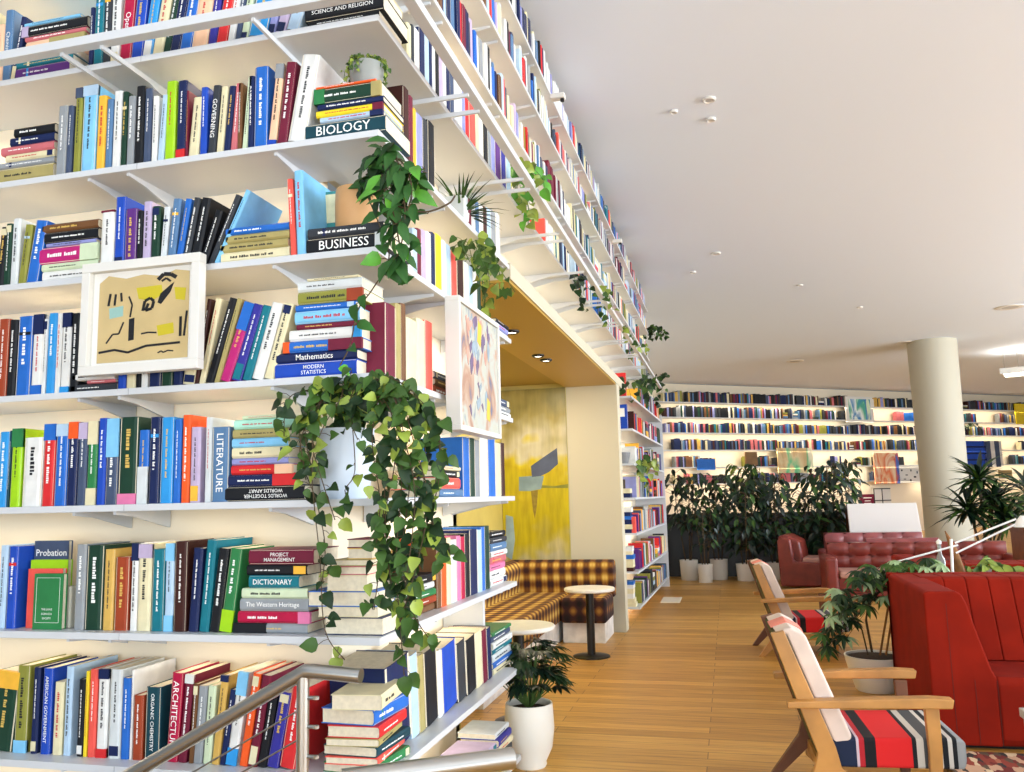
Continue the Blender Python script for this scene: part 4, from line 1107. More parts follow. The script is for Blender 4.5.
c = MB(); c.prism([(6.50, .40), (6.36, .40), (6.33, .70), (6.36, .765), (6.44, .79), (6.52, .77), (6.55, .70)], -1.2, -.08, plane='yz'); c.v = [tuple(Vector(v)-q) for v in c.v]; c.build('backrest', pl, bn, bevel=.02)
c = MB(); c.prism([(-1.33, .40), (-1.12, .40), (-1.08, .70), (-1.12, .765), (-1.22, .79), (-1.33, .75)], 3.15, 6.5, plane='xz'); c.v = [tuple(Vector(v)-q) for v in c.v]; c.build('backrest', pl, bn, bevel=.02)
def cafe(x, y, r, h, label):
    t = empty('cafe_table', (x, y, 0), label=label, cat='table', group='round cafe tables in the alcove')
    c = MB(); c.lathe([(.001, h-.03), (r-.008, h-.03), (r, h-.022), (r, h-.006), (r-.006, h), (.001, h)], n=48, cap=False); smooth_by_angle(c.build('table_top', M['marble'], t), 30)
    c = MB(); c.lathe([(.038, .015), (.038, h-.03)], n=20); smooth_by_angle(c.build('pole', M['black'], t), 30)
    c = MB(); c.lathe([(.17, 0), (.17, .010), (.16, .014), (.04, .022)], n=40); smooth_by_angle(c.build('base', M['black'], t), 30)
cafe(-.16, 5.22, .235, .62, 'round pale cafe table on a black column in front of the bench corner')
cafe(-.27, 2.93, .245, .62, 'nearest round pale cafe table on a black column right behind the low shelves')
# ================================================================ ARMCHAIRS
stripe = bpy.data.materials.new('striped_blanket'); stripe.use_nodes = True; nt = stripe.node_tree; b = nt.nodes['Principled BSDF']; b.inputs['Roughness'].default_value = .9
tc = nt.nodes.new('ShaderNodeTexCoord'); sep = nt.nodes.new('ShaderNodeSeparateXYZ'); nt.links.new(tc.outputs['Object'], sep.inputs[0])
rp = nt.nodes.new('ShaderNodeMapRange'); rp.inputs[1].default_value = -.22; rp.inputs[2].default_value = .38; nt.links.new(sep.outputs[0], rp.inputs[0])
cr = nt.nodes.new('ShaderNodeValToRGB'); cr.color_ramp.interpolation = 'CONSTANT'; nt.links.new(rp.outputs[0], cr.inputs[0]); el = cr.color_ramp.elements
ST = [(0, '#15233f'), (.22, '#c9b7c0'), (.24, '#b3202a'), (.28, '#111216'), (.36, '#d81f20'), (.62, '#15161c'), (.65, '#c8c2b6'), (.70, '#4b4c4e'), (.80, '#d9d3c8'), (.83, '#14161c'), (.87, '#c9c4bb'), (.90, '#14161c'), (.93, '#9a9d9e')]
el[0].color = lin(ST[0][1]); el[1].position = ST[1][0]; el[1].color = lin(ST[1][1])
for p, h in ST[2:]: e_ = el.new(p); e_.color = lin(h)
nt.links.new(cr.outputs[0], b.inputs['Base Color'])
coral = mat('coral_stripe_cloth', '#e58a78', .9, noise=.15, scale=6)
def armchair(x, y, rz, label):
    """faces local +x; width along y"""
    t = empty('lounge_chair', (x, y, 0), rz, label=label, cat='chair', group='wooden lounge chairs with striped cushions')
    for s in (-1, 1):
        yy = s*.315
        c = MB(); c.prism([(-.385, .475), (.315, .49), (.325, .53), (.23, .535), (0, .525), (-.385, .505)], yy-.035, yy+.035, plane='xz'); c.build('armrest', M['wood'], t, bevel=.006)
        yy = s*.285; w_ = .019
        # back post continuing down into the raked rear leg
        c = MB(); c.prism([(-.435, .80), (-.375, .815), (-.18, .30), (-.16, .21), (-.10, .16), (-.16, .12), (-.235, .14), (-.38, -.0), (-.43, .0), (-.28, .20), (-.26, .27)], yy-w_, yy+w_, plane='xz'); c.build('rear_leg', M['wood'] if s < 0 else M['woodd'], t, bevel=.004)  # far-side leg takes the darker oak: its shade is put into the colour
        c = MB(); c.prism([(-.235, .19), (.35, .20), (.35, .145), (.02, .145), (-.10, .11), (-.20, .05), (-.25, .10)], yy-w_+.004, yy+w_-.004, plane='xz'); c.build('side_rail', M['wood'], t, bevel=.004)
        c = MB(); c.prism([(.205, .0), (.25, 0), (.27, .30), (.27, .485), (.21, .485), (.215, .30)], yy-w_, yy+w_, plane='xz'); c.build('front_leg', M['wood'] if s < 0 else M['woodd'], t, bevel=.004)  # same here: darker wood colour stands in for shade on the far leg
    for nm, a, b_ in (('crossbar', (.30, -.27, .15), (.33, .27, .19)), ('crossbar', (-.24, -.27, .13), (-.20, .27, .18))): c = MB(); c.box(a, b_); c.build(nm, M['wood'], t)
    c = MB(); c.prism([(-.20, .20), (.37, .21), (.38, .25), (.38, .33), (.35, .345), (-.20, .33), (-.24, .30)], -.262, .262, plane='xz'); c.build('seat_cushion', stripe, t, bevel=.015)
    # back: olive outside panel and pale striped cushion in front
    c = MB(); c.prism([(-.418, .79), (-.365, .80), (-.17, .26), (-.19, .21), (-.235, .20)], -.262, .262, plane='xz'); c.build('back_panel', M['olive'], t, bevel=.008)
    c = MB(); c.prism([(-.415, .80), (-.34, .825), (-.275, .79), (-.10, .34), (-.11, .315), (-.18, .30), (-.36, .79)], -.262, .262, plane='xz'); bc_ = c.build('back_cushion', mat('pale_stripe_cloth', '#dcc9bb', .9, noise=.08, scale=8), t, bevel=.015)
    c = MB(); c.prism([(-.418, .802), (-.342, .829), (-.272, .793), (-.095, .342), (-.097, .340), (-.275, .788), (-.342, .824), (-.416, .797)], -.10, .08, plane='xz'); c.build('back_stripe', coral, bc_)
    return t
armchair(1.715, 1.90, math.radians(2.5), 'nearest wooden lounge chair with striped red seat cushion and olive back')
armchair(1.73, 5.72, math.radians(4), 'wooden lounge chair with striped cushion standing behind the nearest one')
# ================================================================ RUST VELVET SOFAS
def sofa(x, y, rz, L, label):
    """origin at front left corner; runs +x, depth +y, faces -y"""
    t = empty('velvet_sofa', (x, y, 0), rz, label=label, cat='sofa', group='rust velvet sofas back to back'); D = 1.2
    def arm(m):
        prof = [(0, .02), (0, .855), (.02, .868), (.17, .868), (.20, .855), (.225, .80), (.275, .60), (.325, .43), (.345, .39), (.345, .02)]
        if m: prof = [(L-a, b_) for a, b_ in prof][::-1]
        c = MB(); c.prism(prof, 0.0, D-.02, plane='xz'); return c.build('arm', M['orange'], t, bevel=.012)
    am = arm(0); arm(1)
    c = MB(); c.prism([(.02, .02), (.0, .06), (0, .36), (.03, .395), (.78, .37), (.78, .02)], .346, L-.346, plane='yz'); c.build('seat', M['orange'], t, bevel=.012)
    # channelled back: a row of shallow ribs
    n = int((L-.3)/.125); w_ = (L-.30)/n
    for k in range(n):
        a = .15+k*w_; c = MB(); seg = 6; pts = []
        c.prism([(.60, .38), (.78, .86), (.82, .875), (D-.10, .87), (D-.10, .38)], a+.001, a+w_-.001, plane='yz'); c.build('back_channel', M['orange'], t, bevel=.008)
    c = MB(); c.box((.0, D-.1, .02), (L, D, .872)); c.build('back_shell', M['orange'], t, bevel=.012)
    for s_ in range(3): c = MB(); xx = .115+.115*s_; c.box((xx-.0015, -.0015, .03), (xx+.0015, .001, .38 if s_ else .80)); c.build('seam', mat('seam_dark', '#5a160a', .8), am)
    c = MB(); c.box((.05, .05, 0), (L-.05, D-.05, .03)); c.build('plinth', M['dark'], t)
sofa(2.20, 2.76, 0, 2.3, 'large rust red velvet sofa with sloping arm at the right edge')
sofa(4.75, 5.78, math.pi, 2.2, 'second rust velvet sofa back to back behind the plants')
# low console between sofas carrying plants and lamp
cs = empty('console', (2.5, 4.12, 0), label='narrow dark console between the two velvet sofas', cat='table')
c = MB(); c.box((-.05, -.10, .76), (2.1, .42, .80)); c.build('top', M['woodd'], cs, bevel=.004)
for xx in (0, 2.0):
    c = MB(); c.box((xx, -.08, 0), (xx+.05, .40, .76)); c.build('leg_panel', M['woodd'], cs)
# swing arm lamp
zt = .80
lb = hit(948, 572, 1, 4.15); lp = Vector((lb.x, 4.15, zt))
la = empty('desk_lamp', lp, label='white swing arm lamp rising right from the console between the sofas', cat='lamp')
def LL(px, py, y=4.15): return hit(px, py, 1, y)-lp
c = MB(); c.box((-.06, -.05, 0), (.06, .05, .05)); c.build('base', M['lampw'], la, bevel=.004)
c = MB(); c.tube([(0.03, 0, .05), LL(951, 539)], .010, 10); c.build('post', M['lampw'], la)
for n_, (p, q2) in enumerate((((893, 563), (958, 545)), ((955, 543), (1016, 519)), ((956, 553), (1018, 523)))):
    c = MB(); c.tube([LL(*p), LL(*q2)], .007, 8); c.build('arm', M['lampw'], la)
c = MB(); a_ = LL(1016, 520); c.lathe([(.02, .03), (.045, .0), (.07, -.05), (.065, -.05), (.02, .02)], tuple(a_+Vector((.05, 0, 0))), 20, cap=False); c.build('lamp_head', M['lampw'], la)
# driftwood, bottle
dq = hit(955, 560, 1, 4.3); dw = empty('driftwood', (dq.x, 4.32, zt), label='upright piece of brown driftwood on the console', cat='ornament')
c = MB(); c.tube([(.03, 0, 0), (.02, 0, .10), (0, 0, .2), (-.02, 0, .27), (-.045, 0, .34)], [.05, .035, .028, .018, .004], 9); c.tube([(.03, 0, .03), (.10, 0, .02), (.06, 0, .12)], [.03, .012, .004], 7); smooth_by_angle(c.build('wood', M['drift'], dw), 60)
bq = hit(941, 560, 1, 4.36); bt = empty('glass_bottle', (bq.x, 4.38, zt), label='slim clear bottle with white stopper beside the driftwood', cat='bottle')
gl = mat('pale_glass', '#c9d3cf', .1); gl.node_tree.nodes['Principled BSDF'].inputs['Transmission Weight'].default_value = .6
c = MB(); c.lathe([(.03, 0), (.034, .02), (.034, .12), (.014, .17), (.014, .24)], n=18); smooth_by_angle(c.build('glass', gl, bt), 60)
c = MB(); c.lathe([(.017, .24), (.02, .26), (.001, .28)], n=14); smooth_by_angle(c.build('stopper', M['lampw'], bt), 60)
# schefflera in a cream pot with two stakes
sf = empty('schefflera_plant', (2.12, 4.2, 0), label='umbrella leaved schefflera with two wooden stakes in a round cream pot', cat='potted plant')
pot_obj([(.14, 0), (.15, .01), (.195, .16), (.212, .235), (.216, .25), (.20, .25), (.198, .235)], M['pot'], sf, soil_z=.235, soil_r=.197)
def SF(px, py, y=4.2): return hit(px, py, 1, y)-Vector((2.12, 4.2, 0))
for a, b_, y in ((880, 893, 4.2), (886, 898, 4.24)): c = MB(); c.tube([SF(a, 655, y), SF(b_, 578, y)], .008, 7); c.build('stake', M['drift'], sf)
st, lf = MB(), MB()
st.tube([SF(872, 652), SF(866, 620), SF(868, 600), SF(890, 585)], .009, 7); st.tube([SF(868, 655), SF(862, 630), SF(850, 605)], .006, 6)
cl = [(868, 574), (890, 566), (905, 572), (920, 568), (938, 572), (850, 600), (840, 612), (832, 628), (862, 592), (878, 582), (845, 640), (830, 645), (838, 590), (856, 580), (900, 562), (925, 560), (880, 598), (915, 578), (945, 565), (955, 578), (870, 563), (866, 608), (836, 602), (852, 622), (896, 576), (930, 576), (842, 608), (834, 618), (846, 590), (860, 570), (884, 572), (912, 564), (872, 580), (935, 566), (826, 634)]
for (px, py) in cl:
    for rep in range(2):
        b0 = SF(px+rnd(6), py+rnd(5), 4.0+rnd(.14)); st.tube([SF(880, 592), b0], .0022, 4, cap=False); tilt = Vector((rnd(.4), -.35+rnd(.2), 1)).normalized(); m_ = R_.randrange(3); n = 8; a0 = R_.random()*6.28
        ux = tilt.cross(Vector((0, 1, 0))).normalized(); uy = tilt.cross(ux)
        for k in range(n): a = a0+k*2*math.pi/n; lf.leaf(b0, (ux*math.cos(a)+uy*math.sin(a)-tilt*.25), tilt, .085+.02*R_.random(), .032, m_, .35)
st.build('stems', M['stem'], sf); lf.build('foliage', LM('leafd', 'leafm', mat_l := 'leafs') if 0 else [M['leafd'], M['leafm'], mat('leaf_grey_green', '#93ab7c', .45, noise=.2, scale=12)], sf, smooth=True)
# trailing small plant right of the lamp
tp = hit(985, 572, 1, 4.2); bush('spider_plant', (tp.x, 4.22, zt), 'arching pale striped spider plant right of the lamp base on the console', [[Vector((.1, 0, .10)), Vector((.22, 0, .05))], [Vector((-.08, -.02, .09)), Vector((-.15, 0, .02))], [Vector((.05, -.03, .12)), Vector((.12, -.05, .10))], [Vector((.0, 0, .14)), Vector((.04, 0, .16))]], 8, .11, ('leafl', 'leafm'), SP_, M['white'])
# rug, low grey table
rg = bpy.data.materials.new('rug_pattern'); rg.use_nodes = True; nt = rg.node_tree; b = nt.nodes['Principled BSDF']; b.inputs['Roughness'].default_value = .95
tc = nt.nodes.new('ShaderNodeTexCoord'); mp_ = nt.nodes.new('ShaderNodeMapping'); mp_.inputs['Scale'].default_value = (34, 15, 1); vo = nt.nodes.new('ShaderNodeTexVoronoi'); vo.distance = 'MANHATTAN'; vo.inputs['Scale'].default_value = 1; vo.inputs['Randomness'].default_value = .45
cr = nt.nodes.new('ShaderNodeValToRGB'); cr.color_ramp.interpolation = 'CONSTANT'; sepc = nt.nodes.new('ShaderNodeSeparateColor')
nt.links.new(tc.outputs['Object'], mp_.inputs[0]); nt.links.new(mp_.outputs[0], vo.inputs['Vector']); nt.links.new(vo.outputs['Color'], sepc.inputs[0]); nt.links.new(sepc.outputs[0], cr.inputs[0]); nt.links.new(cr.outputs[0], b.inputs['Base Color'])
el = cr.color_ramp.elements; el[0].color = lin('#6e2420'); el[1].position = .25; el[1].color = lin('#c9a184')
for p, h in ((.45, '#8e3a2c'), (.6, '#d8c2a0'), (.72, '#5d4a3a'), (.84, '#b06a4e'), (.93, '#2f2a2c')): e_ = el.new(p); e_.color = lin(h)
c = MB(); c.box((0, 0, 0), (2.4, 1.5, .008)); o = c.build('rug', rg); o.location = (2.12, 1.2, 0); tag(o, 'patterned red and beige rug under the velvet sofa front', 'rug')
lt = empty('side_table', (2.39, 1.25, 0), label='pale grey box shaped low table at the lower right corner', cat='table')
c = MB(); c.box((0, 0, .40), (.6, .62, .44)); c.build('top', M['greybox'], lt, bevel=.004)
c = MB(); c.box((.012, .012, 0.008), (.588, .608, .40)); c.build('body', M['greybox'], lt, bevel=.004)
# ================================================================ BACK OF THE ROOM
lm = M['leather']
def tufted(c, x0, x1, z0, z1, y0, y1, nx, nz, mi=0, bulge=.05):
    """cushion with a diamond grid of dimples on the -y face"""
    U, V = nx*6, nz*6; vs = []
    for j in range(V+1):
        for i in range(U+1):
            u, v = i/U, j/V; px_, pz_ = u*nx, v*nz
            dd = abs(math.sin(px_*math.pi))**.6*abs(math.sin(pz_*math.pi))**.6
            ed = min(1, 8*min(u, 1-u))*min(1, 6*min(v, 1-v))
            vs.append((x0+(x1-x0)*u, y0-bulge*dd*ed**.5, z0+(z1-z0)*v))
    n = len(vs); fs = [(j*(U+1)+i, j*(U+1)+i+1, (j+1)*(U+1)+i+1, (j+1)*(U+1)+i) for j in range(V) for i in range(U)]
    c.add(vs, fs, mi); c.box((x0, y0, z0), (x1, y1, z1), mi)
def leather_sofa(name, x, y, rz, L, label, m, D=.85, h=.74, tuft=True, cat='sofa', sh=.38):
    t = empty(name, (x, y, 0), rz, label=label, cat=cat)
    for a in (0, L-.16): c = MB(); c.box((a, 0, .03), (a+.16, D, .56)); c.build('arm', m, t, bevel=.04)
    c = MB(); c.box((.16, .03, .05), (L-.16, D-.1, sh-.10)); c.build('base', m, t, bevel=.01)
    c = MB(); c.box((.17, 0.0, sh-.10), (L-.17, D-.22, sh)); c.build('seat_cushion', M['tan2'], t, bevel=.035)
    c = MB(); tufted(c, .1, L-.1, .36, h, D-.20, D, max(2, int(L/.28)), 2); smooth_by_angle(c.build('backrest', m, t), 50)
    return t
# armchair seen from its left, facing right
ac = empty('leather_armchair', (1.84, 11.0, 0), math.radians(-12), label='brown leather armchair facing right beside the dark plants', cat='chair')
c = MB(); c.prism([(0, .03), (-.02, .72), (.06, .76), (.18, .74), (.22, .40), (.95, .38), (.95, .03)], -.02, .10, plane='xz'); c.build('arm', lm, ac, bevel=.03)
c = MB(); c.prism([(0, .03), (-.02, .72), (.06, .76), (.18, .74), (.22, .40), (.95, .38), (.95, .03)], .80, .92, plane='xz'); c.build('arm', lm, ac, bevel=.03)
c = MB(); c.prism([(-.01, .1), (-.02, .78), (.10, .80), (.30, .70), (.34, .42), (.3, .1)], .10, .80, plane='xz'); c.build('backrest', lm, ac, bevel=.04)
c = MB(); c.box((.28, .11, .26), (1.0, .79, .45)); c.build('seat_cushion', M['tan2'], ac, bevel=.05)
leather_sofa('leather_sofa', 2.36, 9.55, 0, 2.5, 'long tufted brown leather sofa behind the schefflera', lm, h=.72)
leather_sofa('leather_sofa', 2.46, 10.75, 0, 1.6, 'tufted maroon leather sofa against the white counter', M['leather2'], h=.80)
# long cushion roll on the sofa beside
c = MB(); c.tube([(3.0, 10.35, .70), (3.95, 10.35, .70)], .075, 14); tag(smooth_by_angle(c.build('bolster', M['leather2']), 40), 'long maroon bolster lying before the white counter', 'cushion')
# white counter
ct = empty('reception_counter', (2.98, 11.7, 0), label='white fronted counter on a brown wooden base behind the leather sofas', cat='counter')
c = MB(); c.prism([(0, .66), (1.06, .60), (1.0, 1.24), (-.02, 1.24)], 0, .06, plane='xz'); c.build('front_panel', mat('counter_white', '#e2dfda', .4), ct, bevel=.006)
c = MB(); c.box((.02, .06, 0), (1.0, .6, 1.2)); c.build('base', M['woodd'], ct)
# column
cl = MB(); n = 40; cl.lathe([(.50, 0), (.50, 1.2), (.535, CZ)], (5.98, 18.6, 0), 48); o = struct('trim_4', cl, mat('column_paint', '#b9b4a2', .7)); smooth_by_angle(o, 30)
# low black partition behind the plants
c = MB(); c.box((-.30, 12.85, 0), (3.3, 13.0, 1.10)); struct('trim_5', c, M['dark'])
# big dark plants in white pots
def ficus(x, y, h, r, pr, ph, label, stems=3, n=150, cols=('leafk', 'leafd', 'leafm'), low=.35, size=.17, name='ficus_plant', group='tall dark plants in front of the black partition'):
    e = empty(name, (x, y, 0), label=label, cat='potted plant', group=group)
    pot_obj([(pr*.86, 0), (pr*.9, .01), (pr, ph), (pr*.92, ph), (pr*.9, ph*.9)], M['pot'], e, soil_z=ph*.9, soil_r=pr*.9)
    st, lf = MB(), MB(); tips = []
    for k in range(stems):
        a = 6.28*k/stems+R_.random(); P = [Vector((math.cos(a)*pr*.4, math.sin(a)*pr*.4, ph*.9)), Vector((math.cos(a)*r*.3, math.sin(a)*r*.3, h*.45)), Vector((math.cos(a)*r*.55, math.sin(a)*r*.55, h*.92))]
        st.tube(P, [.014, .011, .005], 6); tips.append(P)
    for k in range(n):
        P = R_.choice(tips); u = low+(1-low)*R_.random(); q = P[0].lerp(P[1], u*2) if u < .5 else P[1].lerp(P[2], u*2-1)
        a = R_.random()*6.28; rad = r*(.25+.75*R_.random())*(1.0 if u < .8 else .8); b_ = q+Vector((math.cos(a)*rad*.7, math.sin(a)*rad*.7, .12*R_.random()))
        st.tube([q, b_], .003, 4, cap=False)
        lf.leaf(b_, (math.cos(a)*.7, math.sin(a)*.7, -.55+rnd(.5)), (rnd(.4), -.5, 1), size*(.7+.6*R_.random()), size*.45, 0 if R_.random() < .5 else 1 if R_.random() < .75 else 2, .3)
    st.build('stems', M['stem'], e); lf.build('foliage', LM(*cols), e, smooth=True)
ficus(.42, 12.25, 1.95, .46, .155, .34, 'leftmost tall dark leaved plant in a white pot against the bookcase end', low=.5)
ficus(.70, 11.85, 1.25, .30, .125, .30, 'lower plant in a small tapered white pot second from the left', n=70, low=.45, size=.13)
ficus(.92, 12.35, 1.90, .42, .15, .34, 'tall dark plant in the third white pot from the left', low=.45)
ficus(1.35, 12.15, 1.80, .44, .155, .28, 'dense dark plant in the fourth white pot beside the wooden chair back', n=210, low=.2)
ficus(1.85, 12.4, 1.85, .44, .155, .28, 'dense dark plant behind the brown leather armchair', n=230, low=.15)
ficus(2.30, 12.5, 1.55, .42, .155, .28, 'shorter dark plant between armchair and tufted sofa', n=200, low=.1)
ficus(2.68, 12.35, 2.0, .44, .155, .28, 'tall bushy plant left of the white counter reaching the lowest far shelf', n=240, low=.15)
ficus(3.0, 12.6, 2.05, .38, .155, .28, 'tall plant right beside the white counter', n=200, low=.2)
ficus(1.5, 12.65, 2.05, .40, .14, .3, 'light green topped plant standing behind the dense dark ones', n=150, cols=('leafd', 'leafm', 'leafl'), low=.6)
def dracaena(x, y, h, label, n=110, L=.6):
    e = empty('dracaena_plant', (x, y, 0), label=label, cat='potted plant')
    pot_obj([(.2, 0), (.22, .3), (.2, .3), (.2, .27)], M['pot'], e, soil_z=.27, soil_r=.2)
    st, lf = MB(), MB(); hs = [(0, 0, h-.35), (.22, .1, h-.75), (-.2, .05, h-.9), (.35, -.1, h-1.05)]
    for (a, b_, z_) in hs:
        st.tube([(a*.3, b_*.3, .27), (a, b_, z_)], .022, 7)
        for k in range(n//2):
            an = R_.random()*6.28; el_ = -.3+1.6*R_.random(); lf.leaf((a, b_, z_-.16*R_.random()), (math.cos(an)*math.cos(el_), math.sin(an)*math.cos(el_), math.sin(el_)), (0, -.2, 1), L*(.6+.5*R_.random()), .085, R_.randrange(3), .5)
    st.build('stem', M['stem'], e); lf.build('foliage', LM('leafk', 'leafd', 'leafm'), e, smooth=True)
dracaena(5.5, 14.0, 2.0, 'large spiky dark green dracaena right of the column', 150)
dracaena(6.6, 15.2, 1.8, 'second spiky dracaena at the right edge behind the first', 90)
# brown cabinet at the right edge
cb = empty('wooden_cabinet', (4.42, 8.3, 0), label='reddish brown wooden cabinet at the right edge behind the sofas', cat='cabinet')
c = MB(); c.box((0, 0, .05), (1.4, .5, .98)); c.build('body', M['woodd'], cb, bevel=.01)
c = MB(); c.box((-.02, -.02, .98), (1.42, .52, 1.01)); c.build('top', M['woodd'], cb, bevel=.004)
for k in (0, 1):
    c = MB(); c.box((.03+k*.68, -.012, .08), (.69+k*.68, 0, .95)); d_ = c.build('door', M['woodd'], cb, bevel=.003)
    c = MB(); c.lathe([(.012, 0), (.012, .02)], (.62+k*.18, -.03, .5), 10); c.build('handle', M['steel'], d_)
# small white floor hatch
c = MB(); c.box((.16, 9.15, 0), (.42, 9.75, .006)); tag(c.build('floor_hatch', mat('hatch_white', '#e9dfc9', .5)), 'flat pale rectangular plate on the floor by the low shelf corner', 'floor plate')
# ================================================================ FAR WALL THINGS
FI = FM.inverted()
def far(px, py, off=-.40):
    """pixel to local wall coordinates at plane y=off"""
    n_ = FN; p0 = FM @ Vector((0, off, 0)); d = ray(px, py); t = (p0-CAM).dot(n_)/d.dot(n_); q = FI @ (CAM+d*t); return q.x, q.z
def far_pic(x0, y0, x1, y1, m, label, off=-.40, th=.05, extra=None, name='wall_picture'):
    ax, az = far(x0, y1, off); bx_, bz = far(x1, y0, off)
    e = bpy.data.objects.new(name, None); COL.objects.link(e); e.matrix_world = FM @ Matrix.Translation((ax, off, az)); w_, h_ = bx_-ax, bz-az
    c = MB(); c.box((0, 0, 0), (w_, th, h_)); c.build('canvas', m, e)
    if extra:
        for nm, mm_, rects in extra:
            c = MB()
            for (u0, v0, u1, v1) in rects: c.box((u0*w_, -.012, (1-v1)*h_), (u1*w_, 0, (1-v0)*h_))
            c.build(nm, mm_, e)
    tag(e, label, 'picture', 'pictures on the far wall shelves')
WHT = M['white']
far_pic(847, 397, 872, 422, WHT, 'blue and teal abstract picture in a pale frame on the upper far shelves', extra=[('painting', art_mat('far_blue', 0, ['#1f4f8f', '#2f7fb5', '#e8efe8', '#4fa88a', '#2a6fb0', '#cfe0c0'], 1.6), [(.1, .1, .9, .9)])])
far_pic(779, 448, 812, 473, art_mat('far_green', 0, ['#2f8f6a', '#6fc08a', '#d8c79a', '#c9a878', '#57b07c', '#e9e4c4'], 1.2), 'green and sand coloured landscape painting above the tall plants')
far_pic(876, 453, 898, 484, art_mat('far_orange', 0, ['#2a4fa8', '#e9c49a', '#d96a3a', '#e8d2b0', '#c9522a', '#4a6ab8'], 1.5), 'orange painting with blue top left of the column')
far_pic(900, 466, 919, 483, WHT, 'white picture with scattered black marks beside the column', extra=[('marks', M['ink_k'], [(.1, .2, .16, .3), (.3, .5, .4, .56), (.55, .2, .6, .32), (.7, .6, .8, .7), (.85, .3, .9, .45), (.2, .75, .3, .8), (.5, .78, .56, .9)])])
far_pic(698, 459, 715, 470, MATS['cover_blue'], 'plain bright blue panel above the leftmost tall plants')
far_pic(746, 452, 757, 465, mat('far_brown', '#7a5a32', .6, noise=.3, scale=3), 'small brown and yellow picture on the fifth far shelf')
far_pic(965, 441, 986, 467, MATS['cover_royal'], 'blue picture with dark horizontal bars right of the column', extra=[('bars', MATS['cover_navy'], [(.12, .2, .95, .26), (.12, .45, .95, .51), (.12, .7, .95, .76)])])
far_pic(986, 441, 1001, 467, WHT, 'white panel with dark vertical stripes right of the blue barred picture', extra=[('stripes', MATS['cover_slate'], [(.1, 0, .35, 1), (.6, 0, .85, 1)])])
far_pic(1017, 404, 1030, 424, MATS['cover_yellow'], 'yellow picture at the right edge of the upper far shelves')
far_pic(861, 494, 874, 507, MATS['cover_maroon'], 'square maroon notice on the far wall above the counter', off=-.06, extra=[('lettering', M['ink_w'], [(.2, .25, .8, .33), (.3, .5, .7, .56), (.25, .7, .75, .76)])])
far_pic(875, 488, 890, 512, WHT, 'white notice board with black grid beside the maroon notice', off=-.06, extra=[('grid', M['ink_k'], [(0, 0, .05, 1), (.48, 0, .52, 1), (0, 0, 1, .04), (.0, .5, 1, .54)])])
far_pic(1000, 470, 1012, 478, mat('far_khaki', '#b59a63', .6), 'small khaki picture below the striped panel')
for px, lab in ((965, 'left'), (978, 'right')):
    x_, z_ = far(px, 435, -.3); e = bpy.data.objects.new('shelf_plant', None); COL.objects.link(e); e.matrix_world = FM @ Matrix.Translation((x_, -.2, FZ[2]+.002)); st, lf = MB(), MB(); pot_obj([(.06, 0), (.08, .1), (.07, .1), (.07, .09)], M['pot'], e, soil_z=.09, soil_r=.07)
    for k in range(8): a = R_.random()*6.28; vine(st, lf, [(0, 0, .09), (.15*math.cos(a), .1*math.sin(a), .3), (.25*math.cos(a), .1*math.sin(a), .35+rnd(.1))], 7, .14, (0, 1), True, .06, .004)
    st.build('stems', M['stemg'], e); lf.build('foliage', LM('leafk', 'leafd'), e); tag(e, '%s one of two small dark plants on the third far shelf right of the column' % lab, 'potted plant')
# ================================================================ CEILING FITTINGS
em = bpy.data.materials.new('lamp_glow'); em.use_nodes = True; eb = em.node_tree.nodes['Principled BSDF']; eb.inputs['Emission Color'].default_value = (1, .93, .8, 1); eb.inputs['Emission Strength'].default_value = 6; eb.inputs['Base Color'].default_value = (1, 1, 1, 1)
def fitting(px, py, r, label, glow=False, z=CZ, name='ceiling_speaker', cat='ceiling fitting'):
    p = hit(px, py, 2, z); e = empty(name, p, label=label, cat=cat)
    c = MB(); c.lathe([(r*.55, -.012), (r*.8, -.02), (r, -.010), (r, 0)], n=28, cap=False); smooth_by_angle(c.build('ring', M['white'] if not glow else M['black'], e), 50)
    c = MB(); c.lathe([(.001, -.014), (r*.58, -.013)], n=24, cap=False); c.build('lens' if glow else 'grille', em if glow else mat('grille_grey', '#b9b6b0', .6), e)
for a in ((709, 99, .06, 'largest round white ceiling fitting of the nearest group of three'), (674, 111, .035, 'small left round ceiling fitting of the nearest group of three'), (711, 119, .045, 'lower right round ceiling fitting of the nearest group of three'),
          (716, 253, .07, 'round ceiling fitting above the middle of the room'), (693, 272, .05, 'small round ceiling fitting left of the middle one'), (795, 361, .22, 'round white ceiling fitting close to the far shelves'), (905, 342, .16, 'dark ringed ceiling fitting touching the column top'), (860, 307, .05, 'tiny ceiling sprinkler left of the column'),
          (1010, 307, .25, 'pale round ceiling fitting near the right edge'), (800, 285, .05, 'tiny ceiling sprinkler in the middle of the ceiling')): fitting(*a)
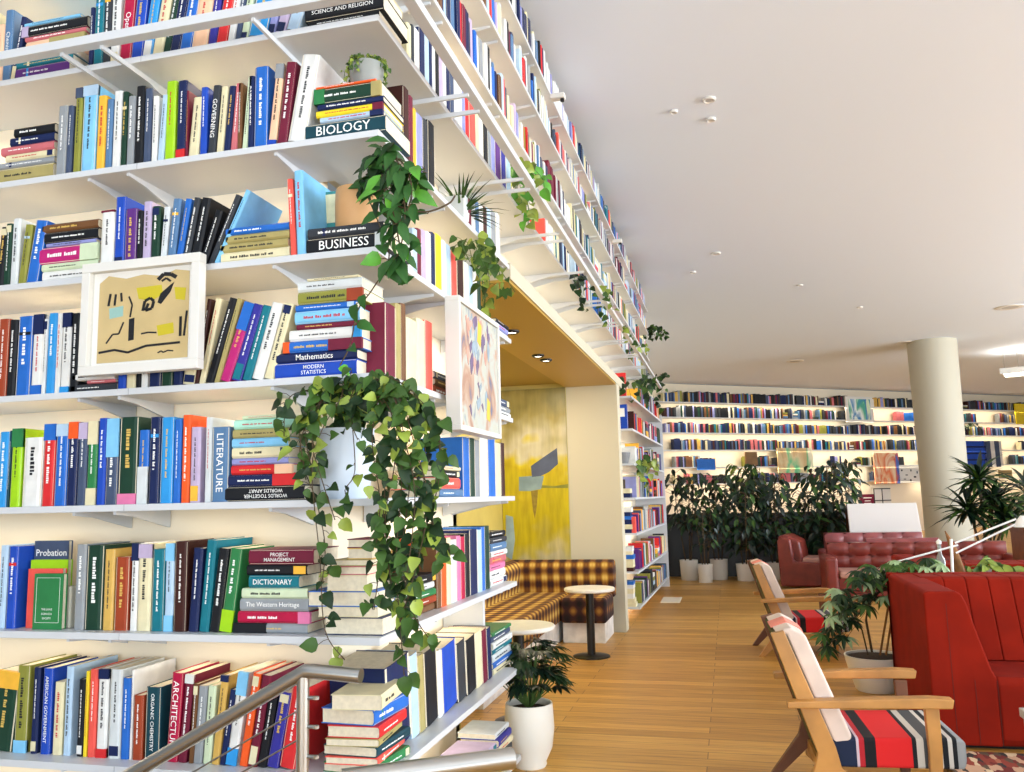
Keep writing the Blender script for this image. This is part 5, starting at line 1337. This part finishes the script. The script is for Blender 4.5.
for px, py, lb in ((512, 331, 'recessed spotlight in the gold alcove ceiling nearest the painting'), (538, 355, 'front one of the paired recessed spotlights in the alcove ceiling'), (546, 359.5, 'rear one of the paired recessed spotlights in the alcove ceiling')):
    fitting(px, py, .055, lb, True, 2.69, 'recessed_spotlight', 'ceiling light')
    p = hit(px, py, 2, 2.69); l = bpy.data.lights.new('spotlight', 'SPOT'); l.energy = 14; l.spot_size = 1.6; l.spot_blend = .6; l.color = (1, .85, .62); l.shadow_soft_size = .04; lo = bpy.data.objects.new('spotlight', l); COL.objects.link(lo); lo.location = (p.x, p.y, 2.66)
for a in ((-.75, 5.7), (-.8, 4.0)): l = area('alcove_light', (a[0], a[1], 2.70), (0, 0, 0), .3, .3, 16, (1, .86, .62))
# white spotlights on the slim pole above the upper shelves
for px, py, X in ((565, 96, .12), (622, 241, .12)):
    p = hit(px, py, 0, .2); e = empty('ceiling_camera', (p.x, p.y, p.z), label='small white camera box %s along the highest long shelf' % ('mounted early' if px < 600 else 'mounted far'), cat='camera')
    c = MB(); c.box((-.10, -.03, -.018), (.0, .03, .018)); c.build('body', M['white'], e, bevel=.006)
    c = MB(); c.lathe([(.014, .0), (.014, .018)], (-.02, 0, -.036), 14); c.build('lens', M['black'], e)
# hanging linear lamp at the right
pd = hit(1000, 374, 2, 4.25); e = empty('pendant_lamp', pd, math.radians(-20), label='white framed pendant lamp hanging at the right edge near the column', cat='lamp')
c = MB()
for a, b_ in (((0, 0, 0), (2.2, .06, .14)), ((0, .9, 0), (2.2, .96, .14)), ((0, .06, 0), (.06, .9, .14)), ((2.14, .06, 0), (2.2, .9, .14))): c.box(a, b_)
c.build('frame', M['white'], e); c = MB(); c.box((.06, .06, .03), (2.14, .9, .05)); c.build('diffuser', em, e)
for a, b_ in ((.1, .1), (.4, .1), (2.0, .1), (2.0, .85)): c = MB(); c.tube([(a, b_, .1), (a, b_, CZ-4.25)], .006, 5); c.build('cable', M['steel'], e)
dup_ = [k for k, v in USED.items() if v > 1]
print('DUP LABELS', dup_[:10]); print('BOOKS', len(BOOKS))
seen = {}
for o in COL.objects:
    if o.parent is None and 'label' in o: seen.setdefault(o['label'], []).append(o.name)
print('SHARED', {k: v for k, v in seen.items() if len(v) > 1})
print('BADLEN', [k for k in seen if not 4 <= len(k.split()) <= 16])
